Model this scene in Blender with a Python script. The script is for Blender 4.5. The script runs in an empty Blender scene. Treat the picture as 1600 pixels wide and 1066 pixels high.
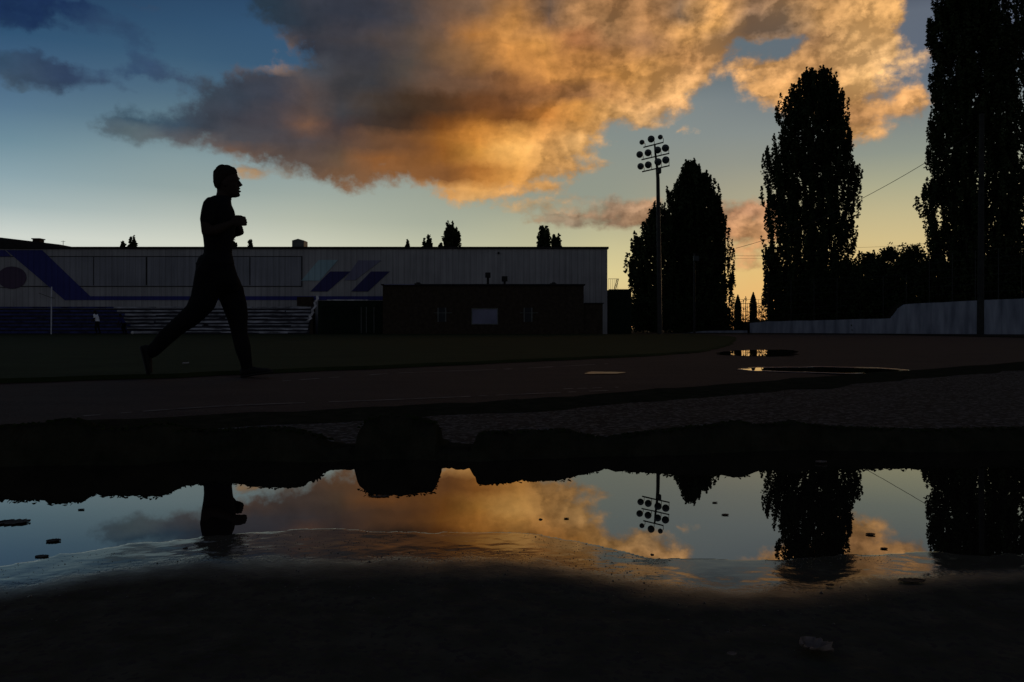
import bpy, bmesh, math, random
import numpy as np
from mathutils import Vector, Matrix, noise as mnoise

random.seed(7)
rng = np.random.default_rng(7)
SC = bpy.context.scene
COL = SC.collection

# ------------------------------------------------------------------ camera
HC = 0.323            # camera height over the puddle's water (water lies at z = 0)
F = 1244.0            # focal length in pixels of the 1600 wide photograph
HY = 514.5            # row of the horizon
cam_d = bpy.data.cameras.new('camera')
cam = bpy.data.objects.new('camera', cam_d)
COL.objects.link(cam)
cam.location = (0, 0, HC)
cam.rotation_euler = (math.radians(90), 0, 0)
cam_d.sensor_width = 36
cam_d.lens = F / 1600 * 36
cam_d.shift_y = -(533 - HY) / 1600
cam_d.clip_start = 0.02
cam_d.clip_end = 5000
SC.camera = cam
SC.render.resolution_x = 1024
SC.render.resolution_y = 682
SC.view_settings.view_transform = 'Standard'
SC.view_settings.look = 'None'
SC.view_settings.exposure = 0
SC.view_settings.gamma = 1
SC.cycles.use_denoising = True
SC.cycles.max_bounces = 6


def lin(c):
    return tuple(((v / 255) / 12.92 if v / 255 <= 0.04045 else ((v / 255 + 0.055) / 1.055) ** 2.4) for v in c)


# ------------------------------------------------------------------ sky
SUN_AZ = math.radians(24)      # to the right of the view, behind the poplars
SUN_EL = math.radians(1.5)

W = bpy.data.worlds.new('World')
SC.world = W
W.use_nodes = True
nt = W.node_tree
nt.nodes.clear()


def N(t, **kw):
    n = nt.nodes.new(t)
    for k, v in kw.items():
        setattr(n, k, v)
    return n


def L(a, b):
    nt.links.new(a, b)


def M_(op, a, b=None, c=None, clamp=False):
    n = N('ShaderNodeMath', operation=op, use_clamp=clamp)
    for i, v in enumerate((a, b, c)):
        if v is None:
            continue
        if isinstance(v, (int, float)):
            n.inputs[i].default_value = v
        else:
            L(v, n.inputs[i])
    return n.outputs[0]


def az_of(px):
    return math.atan((px - 800) / F)


def el_of(px, py):
    u = (px - 800) / F
    return math.atan((HY - py) / F / math.sqrt(1 + u * u))


tc = N('ShaderNodeTexCoord')
DIR = tc.outputs['Generated']
sep = N('ShaderNodeSeparateXYZ')
L(DIR, sep.inputs[0])
AZ = M_('ARCTAN2', sep.outputs['X'], sep.outputs['Y'])
EL = M_('ARCSINE', sep.outputs['Z'])
# the picture plane of the photograph reaches el 0..0.40, az -0.57..0.57


ANG = N('ShaderNodeCombineXYZ')      # azimuth and elevation of the sky direction
L(AZ, ANG.inputs[0])
L(EL, ANG.inputs[1])


def fbm(scale, detail, rough, offs, zs=1.0):
    mp = N('ShaderNodeMapping')
    mp.inputs['Scale'].default_value = (scale, scale * zs, 1)
    mp.inputs['Location'].default_value = (offs[0], offs[2], 0)
    L(ANG.outputs[0], mp.inputs['Vector'])
    n = N('ShaderNodeTexNoise', noise_dimensions='2D')
    n.inputs['Scale'].default_value = 1
    n.inputs['Detail'].default_value = detail
    n.inputs['Roughness'].default_value = rough
    L(mp.outputs[0], n.inputs['Vector'])
    return n


def grid_field(azs, els, colors, az_s, el_s, interp='LINEAR'):
    """colour + alpha field in azimuth / elevation: one ramp for each elevation, blended upwards"""
    a0, a1 = azs[0], azs[-1]
    t = M_('DIVIDE', M_('SUBTRACT', az_s, a0), a1 - a0, clamp=True)
    cur_c = cur_a = None
    for j, e in enumerate(els):
        r = N('ShaderNodeValToRGB')
        r.color_ramp.interpolation = interp
        cr = r.color_ramp
        while len(cr.elements) > 1:
            cr.elements.remove(cr.elements[-1])
        for i, a in enumerate(azs):
            p = (a - a0) / (a1 - a0)
            el_ = cr.elements[0] if i == 0 else cr.elements.new(p)
            el_.position = p
            el_.color = colors[j][i]
        L(t, r.inputs[0])
        if cur_c is None:
            cur_c, cur_a = r.outputs[0], r.outputs[1]
            continue
        f = N('ShaderNodeMapRange', clamp=True)
        f.interpolation_type = 'SMOOTHSTEP' if interp == 'SM' else 'LINEAR'
        f.inputs['From Min'].default_value = els[j - 1]
        f.inputs['From Max'].default_value = e
        L(el_s, f.inputs['Value'])
        mx = N('ShaderNodeMix', data_type='RGBA')
        L(f.outputs[0], mx.inputs['Factor'])
        L(cur_c, mx.inputs[6])
        L(r.outputs[0], mx.inputs[7])
        cur_c = mx.outputs[2]
        ma = N('ShaderNodeMix', data_type='FLOAT')
        L(f.outputs[0], ma.inputs['Factor'])
        L(cur_a, ma.inputs[2])
        L(r.outputs[1], ma.inputs[3])
        cur_a = ma.outputs[0]
    return cur_c, cur_a


def splat(points, az, el, sx, sy, p=1.6):
    """distance-weighted colour between sampled points (px, py, (r, g, b))"""
    w = 0
    acc = np.zeros(3)
    for (px, py, c) in points:
        d2 = ((az - az_of(px)) / sx) ** 2 + ((el - el_of(px, py)) / sy) ** 2
        k = 1 / (d2 + 0.02) ** p
        w += k
        acc += k * np.array(lin(c))
    return acc / w


CLEAR = [
    (20, 5, (38, 68, 100)), (300, 10, (40, 70, 102)), (50, 60, (46, 82, 115)), (300, 60, (48, 82, 112)),
    (60, 110, (66, 98, 130)), (300, 110, (62, 95, 122)), (50, 160, (88, 120, 145)), (300, 150, (78, 108, 130)),
    (60, 210, (110, 142, 158)), (300, 200, (100, 128, 140)), (60, 260, (140, 166, 176)), (280, 270, (140, 160, 162)),
    (60, 320, (168, 186, 188)), (280, 320, (168, 182, 176)), (450, 310, (160, 172, 164)), (60, 350, (190, 202, 202)), (280, 350, (188, 196, 188)), (60, 380, (214, 220, 212)), (280, 380, (212, 216, 202)), (60, 410, (220, 222, 212)), (420, 380, (212, 214, 196)),
    (500, 375, (206, 208, 186)), (620, 375, (196, 198, 172)), (620, 340, (168, 175, 158)), (780, 380, (190, 190, 160)), (850, 320, (146, 154, 140)),
    (960, 400, (206, 198, 152)), (960, 440, (222, 208, 152)), (960, 290, (146, 152, 138)), (900, 375, (190, 186, 148)),
    (1000, 230, (135, 145, 140)), (1100, 230, (138, 146, 140)), (1100, 200, (132, 142, 142)), (1150, 280, (150, 152, 140)),
    (1150, 320, (170, 165, 138)), (1170, 400, (208, 184, 130)), (1170, 440, (226, 190, 122)), (1170, 500, (232, 165, 98)),
    (1430, 30, (96, 106, 120)), (1430, 120, (98, 112, 126)), (1400, 150, (112, 124, 130)), (1400, 230, (140, 150, 140)), (1400, 280, (168, 170, 142)),
    (1390, 330, (190, 182, 142)), (1380, 370, (206, 190, 140)), (1200, 75, (98, 112, 120)), (1590, 20, (90, 100, 120)), (1590, 370, (205, 185, 135)),
    (1590, 500, (220, 165, 100)), (400, 60, (52, 86, 118)), (430, 70, (56, 88, 118)), (0, 500, (205, 205, 190)), (500, 500, (212, 205, 170)), (900, 500, (228, 195, 135)),
    (20, -100, (26, 46, 78)), (500, -100, (30, 50, 78)), (1000, -100, (48, 58, 74)), (1590, -100, (55, 65, 85)),
]
BEH = (96, 98, 104)
az_c = [-math.pi, -2.0, -1.1, -0.57, -0.4, -0.25, -0.1, 0.04, 0.12, 0.2, 0.28, 0.38, 0.46, 0.57, 0.8, 1.2, 2.0, math.pi]
py_rows = [514, 470, 430, 390, 350, 310, 265, 220, 170, 120, 70, 20, -60]
els_c = [-0.06, ] + [el_of(800, y) for y in py_rows] + [0.75, 1.1, 1.5]
rows = []
for j, e in enumerate(els_c):
    row = []
    for a in az_c:
        if e < -0.05:
            c = np.array(lin((20, 20, 22)))
        elif e > 0.6:
            k = (e - 0.6) / 0.9
            c = np.array(lin((30, 44, 68))) * (1 - k) + np.array(lin((26, 36, 56))) * k
            if abs(a) > 1.3:
                c = np.array(lin((52, 60, 80))) * (1 - k) + np.array(lin((26, 36, 56))) * k
        else:
            ac = max(-0.57, min(0.57, a))
            c = splat(CLEAR, ac, e, 0.14, 0.025, 2.4)
            k = min(1, max(0, (abs(a) - 0.6) / 0.9))
            c = c * (1 - k) + np.array(lin(BEH)) * k * (1.0 - 0.5 * max(0, e))
        row.append((*[float(v) for v in c], 1))
    rows.append(row)
clear_c, _ = grid_field(az_c, els_c, rows, AZ, EL)

# the physical sky, low sun, gives the clear part its base
sky = N('ShaderNodeTexSky', sky_type='NISHITA')
sky.sun_disc = False
sky.sun_elevation = SUN_EL
sky.sun_rotation = SUN_AZ
sky.altitude = 100
skm = N('ShaderNodeMix', data_type='RGBA', blend_type='MULTIPLY')
skm.inputs['Factor'].default_value = 1
skm.inputs[7].default_value = (0.06, 0.06, 0.06, 1)
L(sky.outputs[0], skm.inputs[6])
base = N('ShaderNodeMix', data_type='RGBA')
base.inputs['Factor'].default_value = 0.06
L(clear_c, base.inputs[6])
L(skm.outputs[2], base.inputs[7])

# clouds --------------------------------------------------------------
MAIN = [(132, 209), (158, 180), (195, 167), (235, 170), (262, 182), (290, 184), (283, 170), (298, 164), (293, 138), (320, 132), (350, 128), (375, 114),
        (420, 108), (430, 92), (468, 90), (475, 78), (440, 62), (405, 45), (383, 20), (375, -120), (380, -300), (1430, -300), (1418, -120), (1412, 20), (1405, 42), (1436, 92),
        (1410, 103), (1384, 118), (1392, 148), (1440, 146), (1462, 170), (1460, 196), (1420, 190), (1372, 190), (1378, 215), (1345, 224), (1300, 190), (1250, 182),
        (1210, 172), (1180, 152), (1140, 130), (1116, 122), (1112, 166), (1080, 186), (1052, 165), (1040, 165), (1010, 190), (985, 200), (975, 188),
        (950, 212), (925, 236), (915, 245), (942, 266), (880, 278), (800, 284), (794, 312), (740, 322), (700, 312), (655, 288), (600, 285), (520, 292),
        (480, 280), (430, 262), (390, 246), (340, 235), (290, 226), (220, 230), (170, 217)]
HOLES = [(1210, 72, 42, 16, 1.5), (1236, 20, 22, 25, 0.5), (1060, 145, 16, 22, 0.25), (455, 5, 30, 12, .35)]
SMALL = [(384, 274, 15, 9, .7), (95, 116, 50, 19, 1.0), (55, 132, 34, 15, .6), (30, 10, 105, 20, .8), (0, 30, 26, 16, .5), (212, 58, 32, 15, .5), (213, 105, 22, 17, .6),
         (0, 92, 22, 13, .6), (45, 82, 16, 7, .4), (258, 120, 13, 12, .35), (225, 14, 30, 7, .3), (843, 296, 14, 9, 1.), (1028, 190, 22, 12, .6),
         (900, 345, 85, 10, .7), (985, 336, 50, 24, .9), (1165, 352, 55, 36, .9), (1165, 335, 60, 14, .6), (830, 324, 45, 6, .5), (915, 315, 60, 14, .22), (905, 268, 44, 5, .8), (735, 303, 50, 14, 1.0), (1060, 215, 25, 6, .15), (1350, 200, 28, 30, .9)]
pol = np.array([(az_of(x), el_of(x, y)) for x, y in MAIN])


def sdist(a, e):
    x0 = pol
    x1 = np.roll(pol, -1, axis=0)
    d = x1 - x0
    p = np.array([a, e]) - x0
    t = np.clip((p * d).sum(1) / ((d * d).sum(1) + 1e-12), 0, 1)
    q = p - d * t[:, None]
    dist = np.sqrt((q * q).sum(1)).min()
    ins = False
    for (ax, ay), (bx, by) in zip(x0, x1):
        if (ay > e) != (by > e) and a < (bx - ax) * (e - ay) / (by - ay) + ax:
            ins = not ins
    return dist if ins else -dist


def density(a, e):
    d = sdist(a, e) * F / 34.0
    for (x, y, rx, ry, s) in HOLES:
        q = ((a - az_of(x)) * F / rx) ** 2 + ((e - el_of(x, y)) * F / ry) ** 2
        d -= 2.2 * s * math.exp(-q * 0.8) if d > 0 else 0
    d = max(-1, min(1, d))
    for (x, y, rx, ry, s) in SMALL:
        q = math.sqrt(((a - az_of(x)) * F / rx) ** 2 + ((e - el_of(x, y)) * F / ry) ** 2)
        v = (1.12 - q) * 1.5
        v = min(v, s * 0.75 - .16)
        d = max(d, v)
    return 0.5 + 0.5 * max(-1, min(1, d))


CLOUD = [
    (400, 30, (45, 60, 76)), (390, 0, (42, 58, 74)), (460, 40, (50, 56, 68)), (480, 80, (52, 55, 66)), (560, 20, (54, 58, 70)), (560, 90, (56, 58, 66)),
    (640, 20, (72, 68, 70)), (640, 60, (88, 76, 68)), (700, 30, (112, 90, 74)), (700, 80, (120, 94, 70)), (740, 15, (120, 96, 76)), (640, 110, (84, 76, 70)), (790, 45, (212, 156, 94)),
    (760, 50, (185, 132, 78)), (830, 70, (210, 155, 90)), (800, 85, (208, 150, 88)), (750, 90, (150, 112, 75)), (700, 120, (110, 86, 68)), (740, 130, (112, 84, 62)),
    (520, 130, (62, 62, 66)), (580, 130, (60, 60, 64)), (470, 150, (84, 74, 72)), (490, 165, (88, 76, 72)), (480, 192, (120, 92, 74)), (455, 188, (84, 74, 74)), (440, 130, (62, 66, 78)),
    (400, 150, (56, 62, 76)), (350, 150, (62, 72, 86)), (330, 190, (62, 68, 80)), (400, 185, (58, 60, 70)), (540, 175, (66, 66, 70)), (530, 200, (70, 62, 64)), (600, 160, (72, 62, 54)),
    (600, 190, (62, 52, 46)), (650, 165, (66, 52, 40)), (640, 185, (60, 46, 36)), (700, 165, (76, 56, 40)), (710, 182, (88, 58, 36)), (760, 165, (104, 70, 44)), (770, 188, (118, 74, 40)), (700, 195, (122, 80, 44)),
    (750, 205, (215, 150, 80)), (780, 212, (240, 178, 100)), (800, 235, (252, 196, 118)), (770, 240, (235, 175, 95)), (830, 205, (235, 175, 105)), (700, 215, (158, 108, 58)), (720, 235, (195, 140, 72)),
    (680, 235, (150, 100, 54)), (640, 225, (118, 84, 56)), (580, 225, (112, 84, 62)), (520, 215, (82, 70, 66)), (520, 245, (104, 86, 70)), (460, 220, (78, 72, 74)), (420, 205, (74, 72, 78)),
    (440, 245, (92, 80, 74)), (370, 215, (76, 76, 82)), (380, 238, (110, 90, 78)), (560, 270, (120, 92, 68)), (600, 250, (150, 104, 64)), (620, 275, (140, 100, 64)), (680, 275, (128, 88, 55)),
    (740, 275, (170, 115, 62)), (720, 255, (132, 90, 54)), (800, 275, (214, 158, 90)), (860, 268, (196, 152, 98)), (920, 266, (200, 155, 100)), (860, 245, (224, 172, 108)), (900, 230, (222, 176, 115)),
    (690, 300, (215, 165, 105)), (730, 305, (226, 176, 112)), (780, 300, (232, 182, 120)), (760, 318, (205, 172, 120)), (740, 290, (235, 180, 110)),
    (180, 205, (84, 98, 108)), (200, 182, (64, 84, 102)), (250, 190, (64, 82, 100)), (230, 215, (98, 112, 118)), (290, 205, (82, 88, 98)), (300, 225, (110, 105, 102)), (330, 222, (90, 84, 84)),
    (780, 130, (142, 100, 64)), (800, 155, (118, 82, 54)), (790, 180, (120, 80, 48)), (860, 110, (200, 145, 85)), (900, 60, (170, 120, 80)), (870, 30, (120, 94, 74)), (870, 5, (110, 92, 78)), (920, 20, (190, 145, 98)), (950, 40, (160, 124, 86)), (960, 5, (165, 125, 85)),
    (920, 100, (196, 142, 86)), (1000, 65, (150, 114, 82)), (1020, 30, (188, 142, 95)), (1060, 10, (130, 106, 82)), (1070, 25, (118, 98, 78)), (1050, 50, (222, 170, 108)), (1110, 15, (232, 178, 112)), (1100, 40, (236, 182, 112)), (1150, 25, (130, 108, 88)), (1180, 10, (150, 120, 92)),
    (1000, 110, (205, 155, 95)), (1080, 90, (206, 156, 102)), (1100, 110, (220, 172, 116)), (940, 130, (226, 166, 96)), (860, 145, (176, 124, 78)), (900, 148, (150, 110, 74)), (840, 150, (140, 102, 70)), (960, 142, (190, 142, 90)), (980, 155, (225, 175, 115)),
    (870, 160, (206, 152, 90)), (850, 175, (190, 130, 72)), (900, 175, (206, 152, 88)), (950, 180, (215, 168, 108)), (830, 190, (170, 115, 62)), (1090, 150, (222, 176, 118)), (1060, 170, (222, 176, 122)), (1100, 170, (210, 168, 120)),
    (1140, 60, (180, 142, 100)), (1150, 90, (200, 154, 104)), (1200, 110, (216, 168, 112)), (1220, 140, (222, 172, 112)), (1180, 50, (140, 116, 94)), (1210, 45, (130, 112, 96)), (1250, 40, (150, 125, 98)), (1270, 20, (200, 156, 104)),
    (1280, 60, (170, 132, 92)), (1300, 30, (224, 176, 116)), (1330, 60, (240, 192, 130)), (1380, 20, (236, 186, 122)), (1400, 90, (236, 192, 134)), (1350, 100, (236, 190, 130)), (1290, 100, (206, 160, 108)), (1310, 140, (210, 160, 104)),
    (1350, 130, (244, 198, 134)), (1360, 165, (206, 158, 104)), (1340, 180, (190, 145, 98)), (1420, 155, (205, 158, 106)), (1450, 160, (232, 180, 120)), (1440, 185, (200, 158, 112)), (1340, 215, (228, 178, 118)), (1230, 165, (214, 166, 112)), (1270, 180, (200, 155, 105)),
    (384, 274, (180, 150, 112)), (90, 116, (54, 68, 96)), (50, 130, (62, 78, 100)), (40, 140, (78, 96, 112)), (30, 15, (34, 50, 86)), (90, 5, (36, 52, 88)), (0, 40, (38, 56, 88)), (210, 58, (54, 76, 106)), (213, 105, (60, 80, 110)), (0, 92, (56, 76, 100)),
    (843, 296, (216, 168, 108)), (1028, 190, (212, 172, 122)), (900, 342, (176, 148, 118)), (860, 346, (150, 135, 112)), (920, 350, (140, 128, 108)), (975, 325, (165, 132, 102)), (985, 345, (150, 124, 100)), (1000, 350, (176, 142, 108)), (830, 324, (182, 160, 122)),
    (1165, 330, (186, 144, 110)), (1160, 352, (172, 130, 102)), (1170, 375, (205, 158, 110)), (1165, 345, (205, 160, 116)), (940, 318, (150, 145, 128)), (450, 94, (190, 155, 126)), (480, 100, (68, 74, 84)),
    (400, -60, (44, 54, 72)), (700, -80, (80, 66, 60)), (1000, -80, (110, 84, 66)), (1300, -80, (170, 130, 90)),
]
# domain warp: puffs of several sizes
wn = fbm(17, 7, 0.60, (3.1, 1.7, 5.2), 1.25)
ws = N('ShaderNodeSeparateColor')
L(wn.outputs['Color'], ws.inputs[0])
AZw = M_('ADD', AZ, M_('MULTIPLY', M_('SUBTRACT', ws.outputs[0], 0.5), 0.040))
ELw = M_('ADD', EL, M_('MULTIPLY', M_('SUBTRACT', ws.outputs[1], 0.5), 0.023))

cols = list(np.linspace(0, 1600, 31))
cols = [-140] + cols[:]
az_g = [az_of(x) for x in cols]
prow = [505, 400, 372, 352, 338, 322, 308, 294, 280, 266, 250, 234, 218, 202, 186, 170, 154, 138, 122, 106, 90, 72, 54, 34, 12, -25, -70]
els_g = [el_of(800, y) for y in prow] + [el_of(800, -170), 0.75]
rows = []
for j, e in enumerate(els_g):
    row = []
    for i, a in enumerate(az_g):
        c = splat(CLOUD, a, e, 0.034, 0.021, 2.2)
        al = density(a, e) if e < 0.7 else 0.0
        if i == 0:
            al = min(al, 0.15)
        row.append((*[float(v) for v in c], al))
    rows.append(row)
cl_c, cl_a = grid_field(az_g, els_g, rows, AZw, ELw)
# outside the gridded window (behind the viewer) no cloud
n1 = fbm(24, 7, 0.56, (0.3, 8.0, 2.0), 1.3)
n2 = fbm(11, 4, 0.55, (5.3, 2.0, 1.0), 2.2)
n3 = fbm(75, 4, 0.6, (1.3, 4.0, 7.0), 1.2)
nn = M_('ADD', M_('MULTIPLY', M_('SUBTRACT', n1.outputs[0], 0.5), 0.60), M_('MULTIPLY', M_('SUBTRACT', n3.outputs[0], 0.5), 0.22))


def billow(dx, dz):
    cb = N('ShaderNodeMapping')
    cb.inputs['Location'].default_value = (dx, dz, 0)
    cb.inputs['Scale'].default_value = (1, 1.25, 1)
    wv = N('ShaderNodeVectorMath', operation='MULTIPLY_ADD')
    L(wn.outputs['Color'], wv.inputs[0])
    wv.inputs[1].default_value = (0.10, 0.10, 0.10)
    L(ANG.outputs[0], wv.inputs[2])
    L(wv.outputs[0], cb.inputs['Vector'])
    v = N('ShaderNodeTexVoronoi', feature='SMOOTH_F1', voronoi_dimensions='2D')
    v.inputs['Scale'].default_value = 13
    v.inputs['Smoothness'].default_value = 0.8
    v.inputs['Detail'].default_value = 1.5
    v.inputs['Roughness'].default_value = 0.5
    L(cb.outputs[0], v.inputs['Vector'])
    return v.outputs['Distance']


bw = billow(0, 0)
bwb = billow(-0.006, 0.007)
nn = M_('ADD', nn, M_('MULTIPLY', M_('SUBTRACT', 0.42, bw), 0.28))
dens = M_('ADD', cl_a, nn)
alp = N('ShaderNodeMapRange', interpolation_type='SMOOTHSTEP')
alp.inputs['From Min'].default_value = 0.31
alp.inputs['From Max'].default_value = 0.65
L(dens, alp.inputs['Value'])
# relief: billows brighter to the lower right (towards the low sun)
n1b = fbm(24, 7, 0.56, (0.3 - 0.16, 8.0, 2.0 + 0.20), 1.3)
n2b = fbm(11, 4, 0.55, (5.3 - 0.12, 2.0, 1.0 + 0.15), 2.2)
r1 = M_('SUBTRACT', n1.outputs[0], n1b.outputs[0])
r2 = M_('SUBTRACT', n2.outputs[0], n2b.outputs[0])
rel = M_('ADD', M_('MULTIPLY', r1, 1.0), M_('MULTIPLY', r2, 0.9))
rel = M_('ADD', rel, M_('MULTIPLY', M_('SUBTRACT', n1.outputs[0], 0.5), 0.55))
rel = M_('ADD', rel, M_('MULTIPLY', M_('SUBTRACT', bwb, bw), 1.3))
rel = M_('ADD', rel, M_('MULTIPLY', M_('SUBTRACT', 0.45, bw), 0.22))
# less relief in the dark smooth part on the left, more on the right
ramp = N('ShaderNodeMapRange')
ramp.inputs['From Min'].default_value = -0.1
ramp.inputs['From Max'].default_value = 0.2
ramp.inputs['To Min'].default_value = 0.22
ramp.inputs['To Max'].default_value = 1.25
L(AZ, ramp.inputs['Value'])
mulf = M_('ADD', 0.93, M_('MULTIPLY', rel, ramp.outputs[0]))
mulf = M_('MAXIMUM', mulf, 0.55)
shade = N('ShaderNodeVectorMath', operation='SCALE')
hs_ = N('ShaderNodeHueSaturation')
hs_.inputs['Saturation'].default_value = 1.06
hs_.inputs['Hue'].default_value = 0.494
L(cl_c, hs_.inputs['Color'])
L(hs_.outputs[0], shade.inputs[0])
L(mulf, shade.inputs['Scale'])
fin = N('ShaderNodeMix', data_type='RGBA')
L(alp.outputs[0], fin.inputs['Factor'])
L(base.outputs[2], fin.inputs[6])
L(shade.outputs[0], fin.inputs[7])
bg = N('ShaderNodeBackground')
bg.inputs['Strength'].default_value = 1.0
L(fin.outputs[2], bg.inputs['Color'])
ow = N('ShaderNodeOutputWorld')
L(bg.outputs[0], ow.inputs[0])
try:
    W.cycles.sampling_method = 'MANUAL'
    W.cycles.sample_map_resolution = 512
except Exception:
    pass

# ------------------------------------------------------------------ sun
sd = bpy.data.lights.new('sun', 'SUN')
sd.energy = 0.25
sd.angle = math.radians(3)
sd.color = (1.0, 0.62, 0.34)
sun = bpy.data.objects.new('sun', sd)
COL.objects.link(sun)
sun_dir = Vector((math.sin(SUN_AZ) * math.cos(SUN_EL), math.cos(SUN_AZ) * math.cos(SUN_EL), math.sin(SUN_EL)))
sun.rotation_euler = (-sun_dir).to_track_quat('-Z', 'Y').to_euler()
sun.location = (20, 40, 30)


# ------------------------------------------------------------------ helpers
def mat(name, color, rough=0.8, bump=0.0, bscale=20, var=0.25, vscale=3.0, spec=0.3, metal=0.0, stretch=(1, 1, 1), col2=None):
    m = bpy.data.materials.new(name)
    m.use_nodes = True
    t = m.node_tree
    b = t.nodes['Principled BSDF']
    b.inputs['Roughness'].default_value = rough
    b.inputs['Specular IOR Level'].default_value = spec
    b.inputs['Metallic'].default_value = metal
    co = t.nodes.new('ShaderNodeTexCoord')
    mp = t.nodes.new('ShaderNodeMapping')
    mp.inputs['Scale'].default_value = stretch
    t.links.new(co.outputs['Object'], mp.inputs[0])
    n = t.nodes.new('ShaderNodeTexNoise')
    n.inputs['Scale'].default_value = vscale
    n.inputs['Detail'].default_value = 6
    t.links.new(mp.outputs[0], n.inputs['Vector'])
    r = t.nodes.new('ShaderNodeValToRGB')
    c2 = col2 if col2 else tuple(min(1, c * (1 + var)) for c in color)
    c1 = tuple(c * (1 - var) for c in color) if not col2 else color
    r.color_ramp.elements[0].position = 0.32
    r.color_ramp.elements[1].position = 0.68
    r.color_ramp.elements[0].color = (*c1, 1)
    r.color_ramp.elements[1].color = (*c2, 1)
    t.links.new(n.outputs['Fac'], r.inputs[0])
    t.links.new(r.outputs[0], b.inputs['Base Color'])
    if bump:
        n2 = t.nodes.new('ShaderNodeTexNoise')
        n2.inputs['Scale'].default_value = bscale
        n2.inputs['Detail'].default_value = 5
        t.links.new(co.outputs['Object'], n2.inputs['Vector'])
        bp = t.nodes.new('ShaderNodeBump')
        bp.inputs['Strength'].default_value = bump
        bp.inputs['Distance'].default_value = 0.02
        t.links.new(n2.outputs['Fac'], bp.inputs['Height'])
        t.links.new(bp.outputs[0], b.inputs['Normal'])
    return m


def tag(o, label=None, cat=None, group=None, kind=None):
    if label:
        o['label'] = label
    if cat:
        o['category'] = cat
    if group:
        o['group'] = group
    if kind:
        o['kind'] = kind
    return o


def mesh_obj(name, verts, faces, material=None, parent=None, smooth=False):
    me = bpy.data.meshes.new(name)
    me.from_pydata([tuple(v) for v in verts], [], faces)
    me.update()
    if smooth:
        for p in me.polygons:
            p.use_smooth = True
    o = bpy.data.objects.new(name, me)
    COL.objects.link(o)
    if material:
        me.materials.append(material)
    if parent:
        o.parent = parent
    return o


def quads_obj(name, V, nq, material, parent=None):
    """V: (nq*4, 3) array of separate quads"""
    me = bpy.data.meshes.new(name)
    me.vertices.add(nq * 4)
    me.vertices.foreach_set('co', V.astype(np.float32).ravel())
    me.loops.add(nq * 4)
    me.loops.foreach_set('vertex_index', np.arange(nq * 4, dtype=np.int32))
    me.polygons.add(nq)
    me.polygons.foreach_set('loop_start', np.arange(0, nq * 4, 4, dtype=np.int32))
    me.polygons.foreach_set('loop_total', np.full(nq, 4, dtype=np.int32))
    me.update(calc_edges=True)
    me.validate()
    me.materials.append(material)
    o = bpy.data.objects.new(name, me)
    COL.objects.link(o)
    if parent:
        o.parent = parent
    return o


def empty(name, loc=(0, 0, 0), rz=0):
    o = bpy.data.objects.new(name, None)
    COL.objects.link(o)
    o.location = loc
    o.rotation_euler = (0, 0, rz)
    o.empty_display_size = 0.2
    return o


class MB:
    def __init__(s):
        s.v = []
        s.f = []

    def box(s, x0, x1, y0, y1, z0, z1, M=None):
        b = len(s.v)
        for z in (z0, z1):
            for (x, y) in ((x0, y0), (x1, y0), (x1, y1), (x0, y1)):
                p = Vector((x, y, z))
                s.v.append(M @ p if M else p)
        s.f += [tuple(b + i for i in q) for q in ((3, 2, 1, 0), (4, 5, 6, 7), (0, 1, 5, 4), (1, 2, 6, 5), (2, 3, 7, 6), (3, 0, 4, 7))]
        return s

    def tube(s, pts, rad, n=8, cap=True):
        pts = [Vector(p) for p in pts]
        rads = rad if isinstance(rad, (list, tuple)) else [rad] * len(pts)
        b = len(s.v)
        up = Vector((0, 0, 1))
        pu = None
        for i, p in enumerate(pts):
            d = (pts[min(i + 1, len(pts) - 1)] - pts[max(i - 1, 0)]).normalized()
            if pu is None:
                pu = d.cross(Vector((0, 1, 0)) if abs(d.y) < .9 else Vector((1, 0, 0))).normalized()
            pu = (pu - d * pu.dot(d)).normalized()
            w = d.cross(pu)
            for k in range(n):
                a = 2 * math.pi * k / n
                s.v.append(p + (pu * math.cos(a) + w * math.sin(a)) * rads[i])
        for i in range(len(pts) - 1):
            for k in range(n):
                k2 = (k + 1) % n
                s.f.append((b + i * n + k, b + i * n + k2, b + (i + 1) * n + k2, b + (i + 1) * n + k))
        if cap:
            s.f.append(tuple(b + k for k in range(n))[::-1])
            s.f.append(tuple(b + (len(pts) - 1) * n + k for k in range(n)))
        return s

    def prism(s, poly, y0, y1):
        """poly in (x, z), extruded along y"""
        b = len(s.v)
        n = len(poly)
        for y in (y0, y1):
            for (x, z) in poly:
                s.v.append(Vector((x, y, z)))
        s.f.append(tuple(b + i for i in range(n)))
        s.f.append(tuple(b + n + i for i in range(n))[::-1])
        for i in range(n):
            j = (i + 1) % n
            s.f.append((b + i, b + n + i, b + n + j, b + j))
        return s

    def rings(s, rings, cap=True):
        """rings: list of equally long lists of points"""
        b = len(s.v)
        n = len(rings[0])
        for r in rings:
            s.v += [Vector(p) for p in r]
        for i in range(len(rings) - 1):
            for k in range(n):
                k2 = (k + 1) % n
                s.f.append((b + i * n + k, b + i * n + k2, b + (i + 1) * n + k2, b + (i + 1) * n + k))
        if cap:
            s.f.append(tuple(b + k for k in range(n))[::-1])
            s.f.append(tuple(b + (len(rings) - 1) * n + k for k in range(n)))
        return s

    def build(s, name, m, parent=None, smooth=False):
        o = mesh_obj(name, s.v, s.f, m, parent, smooth)
        bm = bmesh.new()
        bm.from_mesh(o.data)
        bmesh.ops.recalc_face_normals(bm, faces=bm.faces)
        bm.to_mesh(o.data)
        bm.free()
        return o


def WX(px, D):
    return (px - 800) / F * D


def WZ(py, D):
    return HC - (py - HY) / F * D


GZ = -0.066        # the track and the field lie a little lower than the wet asphalt


def depth_of(py, z=GZ):
    return (HC - z) * F / (py - HY)


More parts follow.
